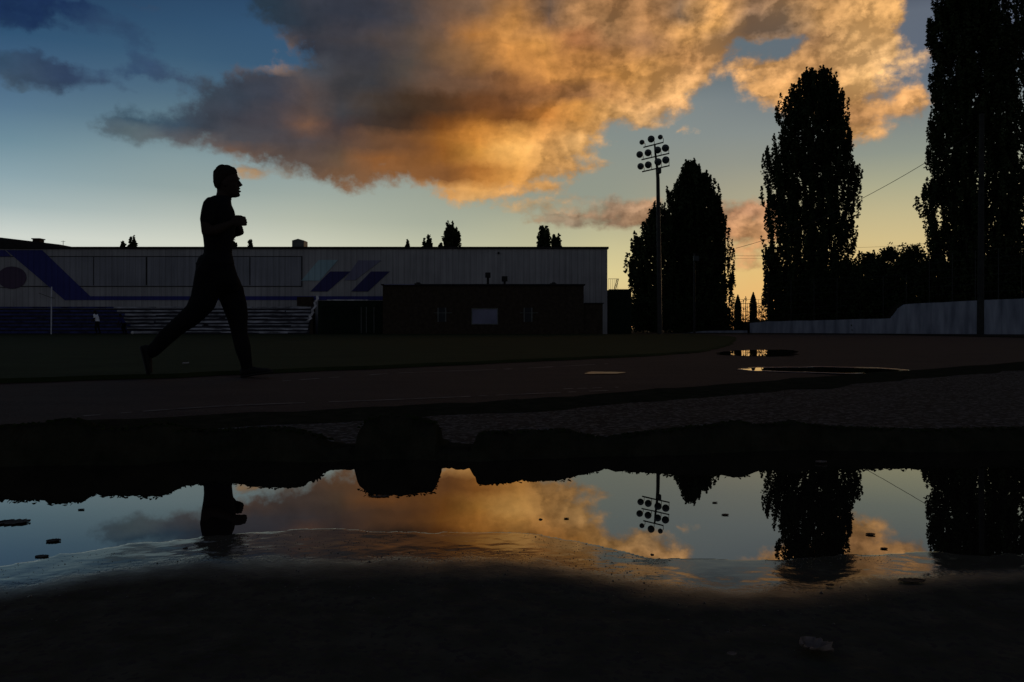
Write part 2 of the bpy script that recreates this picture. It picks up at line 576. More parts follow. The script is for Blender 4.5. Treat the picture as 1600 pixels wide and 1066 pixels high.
def fb(x, y, z, o=5, g=2.0, p=0.5):
    a = 1.0
    t = 0
    f = 1.0
    for i in range(o):
        t += a * mnoise.noise(Vector((x * f, y * f, z + i * 7.1)))
        a *= p
        f *= g
    return t


#@@SETTING@@
# ------------------------------------------------------------------ ground materials
def ground_mat(name, c1, c2, vscale, rough, bump, bscale, spec=0.3, speck=None, stretch=(1, 1, 1), dist=0.01, wetattr=False):
    m = bpy.data.materials.new(name)
    m.use_nodes = True
    t = m.node_tree
    b = t.nodes['Principled BSDF']
    b.inputs['Specular IOR Level'].default_value = spec
    b.inputs['Roughness'].default_value = rough
    g = t.nodes.new('ShaderNodeNewGeometry')
    mp = t.nodes.new('ShaderNodeMapping')
    mp.inputs['Scale'].default_value = stretch
    t.links.new(g.outputs['Position'], mp.inputs[0])
    n = t.nodes.new('ShaderNodeTexNoise')
    n.inputs['Scale'].default_value = vscale
    n.inputs['Detail'].default_value = 8
    n.inputs['Roughness'].default_value = 0.65
    t.links.new(mp.outputs[0], n.inputs['Vector'])
    r = t.nodes.new('ShaderNodeValToRGB')
    r.color_ramp.elements[0].position = 0.3
    r.color_ramp.elements[1].position = 0.7
    r.color_ramp.elements[0].color = (*c1, 1)
    r.color_ramp.elements[1].color = (*c2, 1)
    t.links.new(n.outputs['Fac'], r.inputs[0])
    last = r.outputs[0]
    v = t.nodes.new('ShaderNodeTexVoronoi')
    v.inputs['Scale'].default_value = bscale
    t.links.new(g.outputs['Position'], v.inputs['Vector'])
    if speck:
        rr = t.nodes.new('ShaderNodeValToRGB')
        rr.color_ramp.elements[0].position = 0.72
        rr.color_ramp.elements[1].position = 0.86
        sc = t.nodes.new('ShaderNodeSeparateColor')
        t.links.new(v.outputs['Color'], sc.inputs[0])
        t.links.new(sc.outputs[0], rr.inputs[0])
        mx = t.nodes.new('ShaderNodeMix')
        mx.data_type = 'RGBA'
        t.links.new(rr.outputs[0], mx.inputs['Factor'])
        t.links.new(last, mx.inputs[6])
        mx.inputs[7].default_value = (*speck, 1)
        last = mx.outputs[2]
    t.links.new(last, b.inputs['Base Color'])
    n2 = t.nodes.new('ShaderNodeTexNoise')
    n2.inputs['Scale'].default_value = bscale
    n2.inputs['Detail'].default_value = 6
    n2.inputs['Roughness'].default_value = 0.6
    t.links.new(g.outputs['Position'], n2.inputs['Vector'])
    add = t.nodes.new('ShaderNodeMath')
    add.operation = 'ADD'
    t.links.new(n2.outputs['Fac'], add.inputs[0])
    mul = t.nodes.new('ShaderNodeMath')
    mul.operation = 'MULTIPLY'
    mul.inputs[1].default_value = -0.5
    t.links.new(v.outputs['Distance'], mul.inputs[0])
    t.links.new(mul.outputs[0], add.inputs[1])
    bp = t.nodes.new('ShaderNodeBump')
    bp.inputs['Strength'].default_value = bump
    bp.inputs['Distance'].default_value = dist
    t.links.new(add.outputs[0], bp.inputs['Height'])
    t.links.new(bp.outputs[0], b.inputs['Normal'])
    if wetattr:
        # film of water: smoother and darker where the surface is soaked
        at = t.nodes.new('ShaderNodeAttribute')
        at.attribute_name = 'wet'
        ns = t.nodes.new('ShaderNodeTexNoise')
        ns.inputs['Scale'].default_value = 22
        ns.inputs['Detail'].default_value = 7
        t.links.new(g.outputs['Position'], ns.inputs['Vector'])
        a1 = t.nodes.new('ShaderNodeMath')
        a1.operation = 'MULTIPLY_ADD'
        t.links.new(ns.outputs['Fac'], a1.inputs[0])
        a1.inputs[1].default_value = 0.3
        a1.inputs[2].default_value = -0.15
        a2 = t.nodes.new('ShaderNodeMath')
        a2.operation = 'ADD'
        a2.use_clamp = True
        t.links.new(a1.outputs[0], a2.inputs[0])
        t.links.new(at.outputs['Fac'], a2.inputs[1])
        mr = t.nodes.new('ShaderNodeMapRange')
        mr.inputs['To Min'].default_value = rough
        mr.inputs['From Max'].default_value = 0.55
        mr.inputs['To Max'].default_value = 0.03
        t.links.new(a2.outputs[0], mr.inputs['Value'])
        t.links.new(mr.outputs[0], b.inputs['Roughness'])
        ms = t.nodes.new('ShaderNodeMapRange')
        ms.inputs['To Min'].default_value = 0.0
        ms.inputs['To Max'].default_value = 0.30
        t.links.new(a2.outputs[0], ms.inputs['Value'])
        t.links.new(ms.outputs[0], b.inputs['Specular IOR Level'])
        mb = t.nodes.new('ShaderNodeMapRange')
        mb.inputs['To Min'].default_value = bump
        mb.inputs['From Max'].default_value = 0.6
        mb.inputs['To Max'].default_value = bump * 0.04
        t.links.new(a2.outputs[0], mb.inputs['Value'])
        t.links.new(mb.outputs[0], bp.inputs['Strength'])
    return m


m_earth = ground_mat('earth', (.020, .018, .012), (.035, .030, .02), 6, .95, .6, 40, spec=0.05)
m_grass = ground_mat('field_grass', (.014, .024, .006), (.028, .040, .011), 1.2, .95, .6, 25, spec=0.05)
m_track = ground_mat('track_rubber', (.034, .023, .018), (.058, .037, .030), .9, .9, .5, 90, spec=0.12, speck=(.06, .042, .035), stretch=(1, 2.2, 1))
m_gravel = ground_mat('gravel_shoulder', (.014, .014, .013), (.036, .036, .035), 5, .9, 1.0, 70, spec=0.08, speck=(.11, .11, .115), dist=.012)
m_wet = ground_mat('wet_asphalt', (.040, .040, .028), (.075, .072, .055), 12, .85, .28, 160, spec=0.1, speck=(.05, .045, .04), dist=.004, wetattr=True)
m_bank = ground_mat('soil_bank', (.018, .020, .012), (.044, .041, .026), 14, 1.0, .8, 60, spec=0.0)

# the ground: one sheet out to the horizon
S = 2500
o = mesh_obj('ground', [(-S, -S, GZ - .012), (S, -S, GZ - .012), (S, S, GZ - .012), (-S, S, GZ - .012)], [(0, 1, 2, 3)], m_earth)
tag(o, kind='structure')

# grass field: its near edge follows the curve of the track
edge = [(-60, 1.0), (-14, 1.4), (-7, 3.6), (-3.64, 5.66), (-2.2, 6.86), (0, 9.2), (1.6, 10.9), (2.95, 12.9), (4.0, 15.5), (5.2, 19), (7, 25), (9, 32), (11, 40), (12.5, 50), (13, 57.5)]


def smooth_curve(pts, n=8):
    out = []
    P = [Vector(p) for p in pts]
    for i in range(len(P) - 1):
        p0, p1, p2, p3 = P[max(0, i - 1)], P[i], P[i + 1], P[min(len(P) - 1, i + 2)]
        for k in range(n):
            t = k / n
            out.append(0.5 * ((2 * p1) + (-p0 + p2) * t + (2 * p0 - 5 * p1 + 4 * p2 - p3) * t * t + (-p0 + 3 * p1 - 3 * p2 + p3) * t ** 3))
    out.append(P[-1])
    return out


ed = smooth_curve(edge)
ed = [Vector((p.x + .12 * fb(p.x * 2, p.y * 2, 1), p.y + .10 * fb(p.x * 2, p.y * 2, 5))) for p in ed]
V = []
Fc = []
for p in ed:
    V.append((p.x, p.y, GZ + 0.004))
    V.append((p.x - .05, p.y + .05, GZ + 0.035))
    V.append((min(p.x - .1, -70 + p.y * .2), 57.6 if p.y < 57 else p.y + .1, GZ + 0.035))
for i in range(len(ed) - 1):
    a = i * 3
    Fc += [(a, a + 3, a + 4, a + 1), (a + 1, a + 4, a + 5, a + 2)]
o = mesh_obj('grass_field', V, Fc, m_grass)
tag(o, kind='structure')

# running track: from the field's edge to its own worn outer edge
outer = [(-60, -9), (-14, -3.2), (-4.5, 1.7), (-1.37, 3.28), (-.31, 3.86), (.1, 4.12), (1.22, 5.07), (2.78, 6.41), (5.6, 8.72), (9, 11.6), (14, 17), (20, 26), (24, 38), (26, 57)]
oc = smooth_curve(outer)
oc = [Vector((p.x + .05 * fb(p.x * 4, p.y * 4, 2), p.y - .06 * abs(fb(p.x * 4, p.y * 4, 9)))) for p in oc]
ei = [ed[int(i * (len(ed) - 1) / (len(oc) - 1))] for i in range(len(oc))]
V = []
Fc = []
for a, b in zip(oc, ei):
    for k in range(9):
        q = a.lerp(b - (b - a).normalized() * -0.3, k / 8)
        V.append((q.x, q.y, GZ))
    V[-9] = (a.x, a.y, GZ - .011)
for i in range(len(oc) - 1):
    for k in range(8):
        a = i * 9 + k
        Fc.append((a, a + 9, a + 10, a + 1))
o = mesh_obj('running_track', V, Fc, m_track)
tag(o, kind='structure')

# worn lane lines
m_line = ground_mat('worn_line_paint', (.08, .07, .06), (.34, .31, .28), 5, .8, .3, 60, spec=.15)


def lane_line(name, pts, w, breaks, seed):
    c = smooth_curve(pts, 14)
    V = []
    Fc = []
    r = random.Random(seed)
    for i in range(len(c) - 1):
        if r.random() < breaks:
            continue
        a, b = c[i], c[i + 1]
        d = (b - a).normalized()
        nn_ = Vector((-d.y, d.x)) * w / 2 * r.uniform(.5, 1)
        k = len(V)
        for q in (a - nn_, b - nn_, b + nn_, a + nn_):
            V.append((q.x, q.y, GZ + .004))
        Fc.append((k, k + 1, k + 2, k + 3))
    o = mesh_obj(name, V, Fc, m_line)
    tag(o, kind='structure')


def gp(px, py, z=GZ):
    D = depth_of(py, z)
    return (WX(px, D), D)


lane_line('lane_line', [gp(120, 652), gp(350, 635.5), gp(600, 626), gp(800, 617.5), gp(950, 611)], .03, .28, 3)
lane_line('lane_line', [gp(420, 598), gp(620, 584), gp(800, 577), gp(950, 569)], .05, .3, 4)
lane_line('lane_line', [gp(880, 608.5), gp(970, 606)], .03, .35, 5)
# pale line where the track meets the kerb far right
lane_line('lane_line', [(WX(1055, 48), 48), (WX(1180, 52), 52)], .12, .0, 6)

# strip of dark soil between the track and the gravel
V = []
Fc = []
for i, p in enumerate(oc):
    q = oc[min(i + 1, len(oc) - 1)] - oc[max(i - 1, 0)]
    nn_ = Vector((q.y, -q.x)).normalized()
    for k, (dd, hh) in enumerate(((-.06, .002), (-.02, .016), (.06, .022), (.2, .020), (.34, .012), (.42, -.01))):
        w = p + nn_ * (dd * (1 + .35 * fb(p.x * 2.1, p.y * 2.1, k, 3)) * (1 + p.y * .05))
        V.append((w.x, w.y, GZ + hh * (1 + .6 * fb(w.x * 5, w.y * 5, 2, 3)) + .012))
for i in range(len(oc) - 1):
    for k in range(5):
        a = i * 6 + k
        Fc.append((a, a + 6, a + 7, a + 1))
o = mesh_obj('soil_strip', V, Fc, m_bank)
tag(o, kind='structure')

# ------------------------------------------------------------------ bank along the far side of the puddle
YT = [(-400, 662), (-100, 668), (0, 666), (60, 660), (95, 654), (128, 656), (140, 668), (220, 668), (245, 657), (262, 668), (330, 671), (420, 668), (480, 672), (497, 688), (512, 702), (556, 703), (558, 674), (564, 656), (580, 651),
      (630, 648), (676, 652), (683, 660), (686, 703), (735, 706), (742, 690), (752, 674), (800, 672), (860, 674), (890, 670), (925, 681), (945, 684), (990, 678), (1030, 672), (1080, 668), (1135, 660), (1155, 656), (1180, 665),
      (1215, 661), (1240, 655), (1262, 664), (1330, 668), (1450, 672), (1600, 668), (1800, 664), (2100, 668)]
YB = [(-400, 775), (0, 781), (60, 783), (110, 787), (135, 780), (150, 769), (168, 775), (245, 776), (260, 778), (285, 758), (318, 754), (360, 754), (375, 756), (395, 762), (460, 760), (480, 752), (500, 753), (504, 740), (530, 736), (556, 737),
      (559, 750), (568, 764), (576, 770), (600, 774), (645, 775), (648, 768), (682, 762), (687, 735), (735, 735), (746, 757), (800, 751), (835, 752), (875, 752), (900, 741), (950, 735), (1000, 739), (1040, 741), (1078, 746), (1100, 741),
      (1150, 745), (1180, 737), (1250, 736), (1330, 733), (1450, 733), (1600, 729), (1800, 728), (2100, 728)]
bx = np.arange(-400, 2100, 3.0)
yt = np.interp(bx, *zip(*YT))
yb = np.interp(bx, *zip(*YB))
Dc = 2 * HC * F / ((yt - HY) + (yb - HY))
kern = np.hanning(61)
Dc = np.convolve(np.pad(Dc, 30, mode='edge'), kern / kern.sum(), mode='valid')
Zt = HC - (yt - HY) / F * Dc
Zb = (yb - HY) / F * Dc - HC
Zc = np.maximum(.5 * (Zt + Zb), .012)
Xc = (bx - 800) / F * Dc
order = np.argsort(Xc)
V = []
Fc = []
prof = [(-.075, -.9), (-.062, -.02), (-.05, .15), (-.038, .55), (-.02, .88), (-.004, 1.0), (.02, .98), (.05, .86), (.09, .7), (.14, .45), (.2, .2), (.3, .0), (.42, -.5)]
for i in range(len(bx)):
    x, D, z = Xc[i], Dc[i], Zc[i]
    for k, (dy, h) in enumerate(prof):
        jit = fb(x * 14, dy * 30, 3, 4)
        yy = D + dy * (0.8 + z * 3) + .010 * jit
        zz = z * h if h > 0 else h * .05
        if 0 < h:
            zz += .005 * fb(x * 28, dy * 60 + k, 8, 5) + .004 * fb(x * 90, dy * 20, 5, 3) * (1 if h < .999 else .6)
        if k == 1:
            yy += .012 * fb(x * 22, 4, 3, 4)
            zz = -.006
        V.append((x + .007 * fb(zz * 45, x * 9, 6, 3) * min(1, z * 25), yy, zz))
n = len(prof)
for i in range(len(bx) - 1):
    for k in range(n - 1):
        a = i * n + k
        Fc.append((a, a + n, a + n + 1, a + 1))
o = mesh_obj('soil_bank', V, Fc, m_bank, smooth=False)
tag(o, kind='structure')

# gravel shoulder between track and bank
V = []
Fc = []
gx = np.linspace(-7, 16, 120)
for x in gx:
    # far side: just short of the track edge
    yo = np.interp(x, [p.x for p in oc], [p.y for p in oc])
    y0 = float(np.interp(x, Xc[order], Dc[order])) + .04
    for k in range(14):
        t = k / 13
        y = y0 + (max(yo - .16 - .08 * fb(x * 3, 1, 4), y0 + .05) - y0) * t
        z = -.002 - 0.055 * t + .006 * fb(x * 8, y * 8, 3, 4)
        if k == 13:
            z = GZ - .03
        V.append((x, y, z))
for i in range(len(gx) - 1):
    for k in range(13):
        a = i * 14 + k
        Fc.append((a, a + 14, a + 15, a + 1))
o = mesh_obj('gravel_shoulder', V, Fc, m_gravel)
tag(o, kind='structure')

# sparse tufts and crumbs on the bank: uneven little silhouettes
V = []
for i in range(5200):
    j = rng.integers(0, len(bx))
    x, D, z = Xc[j], Dc[j], Zc[j]
    if z < .045:
        continue
    dy = rng.uniform(-.03, .16)
    hh = rng.uniform(.002, .006)
    ww = rng.uniform(.003, .008)
    zz = z * (1 if dy < .02 else 1 - (dy - .02) * 3) - .003
    a = rng.uniform(0, 6.28)
    c, s = math.cos(a) * ww, math.sin(a) * ww
    lx, ly = rng.normal(0, .004, 2)
    p = np.array([x, D + dy * (0.8 + z * 3), zz])
    V += [p + (-c, -s, 0), p + (c, s, 0), p + (c * .3 + lx, s * .3 + ly, hh), p + (-c * .3 + lx, -s * .3 + ly, hh)]
V = np.array(V)
o = quads_obj('short_grass', V, len(V) // 4, m_grass)
tag(o, kind='stuff', label='short dry tufts of grass along the top of the soil bank', cat='grass')

# ------------------------------------------------------------------ foreground asphalt with a shallow basin
NE = [(-500, 895), (0, 888), (60, 876), (120, 868), (200, 850), (320, 834), (400, 830), (500, 830), (600, 832), (700, 829), (780, 826), (850, 835), (950, 856), (1020, 868), (1100, 876), (1200, 873),
      (1300, 866), (1400, 867), (1450, 862), (1600, 862), (2100, 850)]
FE = [(-500, 940), (0, 945), (150, 918), (300, 900), (450, 905), (600, 900), (850, 905), (950, 925), (1050, 945), (1150, 950), (1300, 940), (1450, 915), (1600, 900), (2100, 890)]
# near edge of the water and far limit of the soaked strip as world curves
nex = np.array([WX(x, HC * F / (y - HY)) for x, y in NE]); ney = np.array([HC * F / (y - HY) for x, y in NE])
fex = np.array([WX(x, HC * F / (y - HY)) for x, y in FE]); fey = np.array([HC * F / (y - HY) for x, y in FE])
bkx, bky = Xc[order], Dc[order] - .07
gx = np.concatenate([np.linspace(-5, -1.5, 50)[:-1], np.linspace(-1.5, 1.6, 560), np.linspace(1.6, 5, 50)[1:]])
gy = np.concatenate([np.linspace(-1.5, .65, 20)[:-1], np.linspace(.65, 1.6, 300), np.linspace(1.6, 2.5, 40)[1:]])
XX, YY = np.meshgrid(gx, gy)


def vnoise(X, Y, sc, seed):
    """value noise on arrays"""
    r = np.random.default_rng(seed)
    T = r.random((256, 256))
    x = X * sc + 1000.3
    y = Y * sc + 1000.7
    xi = np.floor(x).astype(int)
    yi = np.floor(y).astype(int)
    fx = x - xi
    fy = y - yi
    fx = fx * fx * (3 - 2 * fx)
    fy = fy * fy * (3 - 2 * fy)
    g = lambda i, j: T[(xi + i) % 256, (yi + j) % 256]
    return (g(0, 0) * (1 - fx) + g(1, 0) * fx) * (1 - fy) + (g(0, 1) * (1 - fx) + g(1, 1) * fx) * fy - .5


def vfbm(X, Y, sc, o, seed, p=.55):
    t = 0
    a = 1
    for i in range(o):
        t = t + a * vnoise(X, Y, sc * 2.03 ** i, seed + i)
        a *= p
    return t


NEY = np.interp(XX, nex, ney)
FEY = np.interp(XX, fex, fey)
d = YY - NEY                                   # >0 inside the basin
d = d + .05 * vfbm(XX, YY, 7, 5, 11, .6)
basin = np.where(d > 0, -.0004 - .010 * np.clip(d, 0, .07) - .06 * np.clip(d - .07, 0, 3), 0)
slope = np.where(d <= 0, .0002 * (1 - np.exp(d / .06)) + np.clip(-d, 0, 3) * .012, 0)
grain = .0010 * vfbm(XX, YY, 120, 3, 31) + .0022 * vfbm(XX, YY, 22, 3, 51)
wet = np.clip((YY - (FEY - .03)) / np.maximum(NEY - FEY, .02), 0, 1)
ZZ = basin + slope + grain * (1 - .99 * wet ** .3)
V = np.stack([XX, YY, ZZ], -1).reshape(-1, 3)
nx_, ny_ = len(gx), len(gy)
idx = np.arange(nx_ * ny_).reshape(ny_, nx_)
Q = np.stack([idx[:-1, :-1], idx[:-1, 1:], idx[1:, 1:], idx[1:, :-1]], -1).reshape(-1, 4)
me = bpy.data.meshes.new('wet_asphalt')
me.vertices.add(len(V))
me.vertices.foreach_set('co', V.astype(np.float32).ravel())
me.loops.add(len(Q) * 4)
me.loops.foreach_set('vertex_index', Q.astype(np.int32).ravel())
me.polygons.add(len(Q))
me.polygons.foreach_set('loop_start', np.arange(0, len(Q) * 4, 4, dtype=np.int32))
me.polygons.foreach_set('loop_total', np.full(len(Q), 4, dtype=np.int32))
me.update(calc_edges=True)
at = me.attributes.new('wet', 'FLOAT', 'POINT')
at.data.foreach_set('value', wet.astype(np.float32).ravel())
me.materials.append(m_wet)
me.polygons.foreach_set('use_smooth', np.ones(len(Q), dtype=bool))
o = bpy.data.objects.new('wet_asphalt', me)
COL.objects.link(o)
tag(o, kind='structure')

# grit washed together along the puddle's near edge
gr = np.random.default_rng(77)
ng = 6000
gxx = gr.normal(.15, .5, ng)
ne = np.interp(gxx, nex, ney)
fe = np.interp(gxx, fex, fey)
tt = np.abs(gr.normal(0, .55, ng))
gyy = ne + .01 - tt * (ne - fe)
ok = (gyy > .75) & (vfbm(gxx, gyy, 6, 3, 91) > -.22)
gxx, gyy, tt = gxx[ok], gyy[ok], tt[ok]
ix = np.clip(np.searchsorted(gx, gxx), 0, len(gx) - 1)
iy = np.clip(np.searchsorted(gy, gyy), 0, len(gy) - 1)
gz = np.maximum(ZZ[iy, ix], -.0004)
C_ = np.stack([gxx, gyy, gz], 1)
sz = gr.lognormal(-7.25, .4, len(C_))[:, None] * (.7 + .5 * np.minimum(tt, 1.5))[:, None]
octv = np.array([(1, 0, 0), (0, 1, 0), (-1, 0, 0), (0, -1, 0), (0, 0, .7), (0, 0, -.5)], float)
VV = C_[:, None, :] + octv[None] * sz[:, None, :] * gr.uniform(.6, 1.3, (len(C_), 6, 3))
tri = np.array([(0, 1, 4), (1, 2, 4), (2, 3, 4), (3, 0, 4), (1, 0, 5), (2, 1, 5), (3, 2, 5), (0, 3, 5)])
TT = (tri[None] + (np.arange(len(C_)) * 6)[:, None, None]).reshape(-1, 3)
me = bpy.data.meshes.new('grit')
me.vertices.add(len(C_) * 6)
me.vertices.foreach_set('co', VV.astype(np.float32).ravel())
me.loops.add(len(TT) * 3)
me.loops.foreach_set('vertex_index', TT.astype(np.int32).ravel())
me.polygons.add(len(TT))
me.polygons.foreach_set('loop_start', np.arange(0, len(TT) * 3, 3, dtype=np.int32))
me.polygons.foreach_set('loop_total', np.full(len(TT), 3, dtype=np.int32))
me.update(calc_edges=True)
m_grit = ground_mat('wet_grit', (.016, .015, .012), (.05, .045, .038), 300, .35, .2, 400, spec=.5)
me.materials.append(m_grit)
o = bpy.data.objects.new('grit', me)
COL.objects.link(o)
tag(o, 'fine dark grit scattered along the near edge of the puddle', 'grit', kind='stuff')

# the water itself
m_water = bpy.data.materials.new('puddle_water')
m_water.use_nodes = True
t = m_water.node_tree
b = t.nodes['Principled BSDF']
b.inputs['Base Color'].default_value = (.014, .011, .009, 1)
b.inputs['Roughness'].default_value = 0.0
b.inputs['IOR'].default_value = 3.6
gm = t.nodes.new('ShaderNodeNewGeometry')
nz = t.nodes.new('ShaderNodeTexNoise')
nz.inputs['Scale'].default_value = 5
nz.inputs['Detail'].default_value = 2
t.links.new(gm.outputs['Position'], nz.inputs['Vector'])
bp = t.nodes.new('ShaderNodeBump')
bp.inputs['Strength'].default_value = .02
bp.inputs['Distance'].default_value = .002
t.links.new(nz.outputs['Fac'], bp.inputs['Height'])
t.links.new(bp.outputs[0], b.inputs['Normal'])
wx = np.linspace(-4.6, 4.6, 700)
V = []
Fc = []
for x in wx:
    V.append((x, float(np.interp(x, nex, ney)) - .09, 0))
    V.append((x, float(np.interp(x, bkx, bky)) + .03, 0))
for i in range(len(wx) - 1):
    Fc.append((2 * i, 2 * i + 2, 2 * i + 3, 2 * i + 1))
o = mesh_obj('puddle_water', V, Fc, m_water)
tag(o, kind='structure')


# puddles on the track
m_damp = bpy.data.materials.new('damp_film')
m_damp.use_nodes = True
b = m_damp.node_tree.nodes['Principled BSDF']
b.inputs['Base Color'].default_value = (.02, .014, .01, 1)
b.inputs['Roughness'].default_value = .42
b.inputs['IOR'].default_value = 1.5


def track_puddle(outline, rim=0.0, rimw=.02, m_water=m_water):
    pts = [Vector((*gp(px, py), GZ + .006)) for px, py in outline]
    c = smooth_curve([(p.x, p.y) for p in pts + [pts[0]]], 14)[:-1]
    c = [Vector((p.x + .10 * fb(p.x * 3, p.y * 3, 7, 4), p.y + .16 * fb(p.x * 3, p.y * 3, 1, 4))) for p in c]
    V = [(p.x, p.y, GZ + .007) for p in c]
    o = mesh_obj('puddle_water', V, [tuple(range(len(V)))], m_water)
    tag(o, kind='structure')
    if rim:
        mb = MB()
        cc = [(p.x, p.y, GZ + .006) for p in c] + [(c[0].x, c[0].y, GZ + .006)]
        mb.tube(cc, rimw, 8, cap=False)
        for v in mb.v:
            v.z = GZ + .006 + (v.z - GZ - .006) * rim
        r = mb.build('puddle_rim', m_water, o, smooth=True)


track_puddle([(913, 583), (925, 581.6), (945, 581.2), (963, 582), (967, 583), (955, 584.4), (935, 585), (918, 584.4)], m_water=m_damp)
track_puddle([(1120, 552), (1150, 548.5), (1175, 547.5), (1225, 547), (1245, 550), (1235, 556), (1190, 557.5), (1150, 556), (1128, 554.5)])
track_puddle([(1158, 578.6), (1170, 575.8), (1200, 575), (1290, 574.6), (1360, 576), (1405, 578.6), (1420, 582), (1408, 584.8), (1370, 585.5), (1300, 584), (1210, 581.8), (1172, 580.8)], rim=.3, rimw=.015)
#@@TREES@@
# ------------------------------------------------------------------ foliage
m_leaf = mat('poplar_leaves', (.030, .045, .018), .75, spec=.08, var=.4, vscale=.8)
m_leaf2 = mat('shrub_leaves', (.026, .040, .016), .75, spec=.08, var=.4, vscale=1.5)
m_bark = mat('bark', (.05, .042, .035), .9, bump=.8, bscale=8, spec=.1)


def leaf_quads(C, size, r, elong=1.25):
    """one leaf-sized quad round each centre in C"""
    n = len(C)
    a = r.normal(size=(n, 3))
    a /= np.linalg.norm(a, axis=1)[:, None]
    b = r.normal(size=(n, 3))
    b -= a * (a * b).sum(1)[:, None]
    b /= np.linalg.norm(b, axis=1)[:, None]
    s = size * r.uniform(.6, 1.3, n)[:, None]
    a = a * s * elong * .5
    b = b * s * .5
    V = np.stack([C - a, C - b * .9 + a * .1, C + a, C + b * .9 + a * .1], 1).reshape(-1, 3)
    return V


def crown_points(outl, outr, D, n_cl, per, spread, r, zbase, sprig=0.0, holes=.25, depth_k=1.0):
    """leaf clumps inside a crown whose half width follows the traced left and right sides"""
    yl, xl = zip(*outl)
    yr, xr = zip(*outr)
    y0 = max(yl[0], yr[0])
    y1 = min(yl[-1], yr[-1])
    pts = []
    ph = r.uniform(0, 6.28, 8)
    grow = spread * 6.5 * 1.35 * .2 / D * F
    hs = r.uniform(y0 + grow, y1, n_cl * 2)
    # branch holes: small empty pockets through the crown
    nh = int(14 * holes * 4)
    k = 0
    for py in hs:
        L_, R_ = np.interp(py, yl, xl), np.interp(py, yr, xr)
        cx = (L_ + R_) / 2
        hw = (R_ - L_) / 2
        hw = max(hw - spread * .8 / D * F, hw * .5)
        if r.random() > (hw / 60) ** 0.8 + .15:
            continue
        th = r.uniform(0, 2 * math.pi)
        lump = 1 + .16 * fb(math.cos(th) * 1.3 + ph[3], math.sin(th) * 1.3, py * .035 + ph[4], 3)+ .05 * math.sin(9 * th + py * .21 + ph[2])
        rad = math.sqrt(r.random())
        if rad < .35 and r.random() < .5:
            rad = math.sqrt(r.random())
        rr = hw * (rad * .95) * lump
        px = cx + rr * math.cos(th)
        dd = D + rr / F * D * math.sin(th) * depth_k
        pts.append((WX(px, D), dd, WZ(py, D) + r.normal(0, .1)))
        k += 1
        if k >= n_cl:
            break
    P = np.array(pts)
    # pockets
    if holes:
        for _ in range(nh):
            j = r.integers(0, len(P))
            dv = np.abs((P - P[j]) * np.array([1, 0, .6]))
            keep = np.hypot(dv[:, 0], dv[:, 2]) > r.uniform(.12, .34) * (D / 80)
            P = P[keep | (r.random(len(P)) < .12)]
    # each clump is a shoot that rises and leans outward, widest low down and pointed at its tip
    n = len(P)
    t = r.random((n, per))
    ln = r.uniform(.8, 1.9, (n, 1)) * spread * 6.5
    cx = WX((outl[len(outl) // 2][1] + outr[len(outr) // 2][1]) / 2, D)
    lean = np.stack([(P[:, 0] - cx) * .03 + r.normal(0, .08, n), (P[:, 1] - D) * .03 + r.normal(0, .08, n), np.ones(n)], 1)
    d = r.normal(size=(n, per, 3))
    d /= np.linalg.norm(d, axis=2)[..., None]
    rad = spread * 1.75 * np.sqrt(np.clip(1 - t, 0, 1)) * (.45 + .55 * np.clip(t * 5, 0, 1)) * r.random((n, per)) ** .45
    Q = P[:, None, :] + lean[:, None, :] * ((t - .8) * ln)[..., None] + d * rad[..., None]
    Q = Q.reshape(-1, 3)
    Q = Q[Q[:, 2] > zbase]
    return Q, P


def tree(name, outl, outr, D, n_cl, per, spread, leaf, label, cat, group, seed, holes=.25, trunk_r=.35, m=None, base_z=GZ, cols=1):
    r = np.random.default_rng(seed)
    ymax = outl[-1][0]
    cxb = (outl[-1][1] + outr[-1][1]) / 2
    ox = WX(cxb, D)
    root = empty(name, (ox, D, base_z))
    tag(root, label, cat, group)
    Q, P = crown_points(outl, outr, D, n_cl, per, spread, r, base_z + .3, holes=holes)
    o_ = np.array([ox, D, base_z])
    V = leaf_quads(Q - o_, leaf, r)
    quads_obj('crown', V, len(V) // 4, m or m_leaf, root)
    top = WZ(outl[0][0], D) - base_z
    mb = MB()
    tx = WX((outl[0][1] + outr[0][1]) / 2, D) - ox
    n = 9
    mb.tube([(tx * (i / n) ** 1.5 + .05 * math.sin(i * 2.1), .05 * math.cos(i * 1.7), top * .93 * i / n) for i in range(n + 1)],
            [trunk_r * (1.15 - i / n) + .02 for i in range(n + 1)], 9)
    # ascending limbs
    for i in range(16):
        h = top * r.uniform(.08, .75)
        a = r.uniform(0, 6.28)
        pyh = HY - (h + base_z - HC) / D * F
        hw = (np.interp(pyh, *zip(*outr)) - np.interp(pyh, *zip(*outl))) / 2 / F * D
        ln = hw * .75
        x0 = tx * (h / top) ** 1.5
        mb.tube([(x0, 0, h), (x0 + math.cos(a) * ln * .6, math.sin(a) * ln * .6, h + ln * .7), (x0 + math.cos(a) * ln * .8, math.sin(a) * ln * .8, min(h + ln * 1.5, top * .8))],
                [trunk_r * .32, trunk_r * .2, .02], 6)
    mb.build('trunk', m_bark, root, smooth=True)
    return root


# tall poplar in the middle right
tree('poplar_tree',
     [(104, 1266), (118, 1250), (133, 1236), (150, 1220), (182, 1211), (215, 1204), (240, 1191), (300, 1186), (360, 1188), (400, 1188), (440, 1194), (516, 1198)],
     [(104, 1278), (118, 1304), (133, 1312), (150, 1322), (200, 1335), (240, 1336), (270, 1349), (300, 1345), (340, 1340), (400, 1337), (440, 1338), (516, 1335)],
     89, 1900, 62, .23, .25, 'tall dark poplar standing alone, its whole crown in view right of the floodlight mast', 'tree', 'poplars behind the stadium wall', 21, holes=.3)
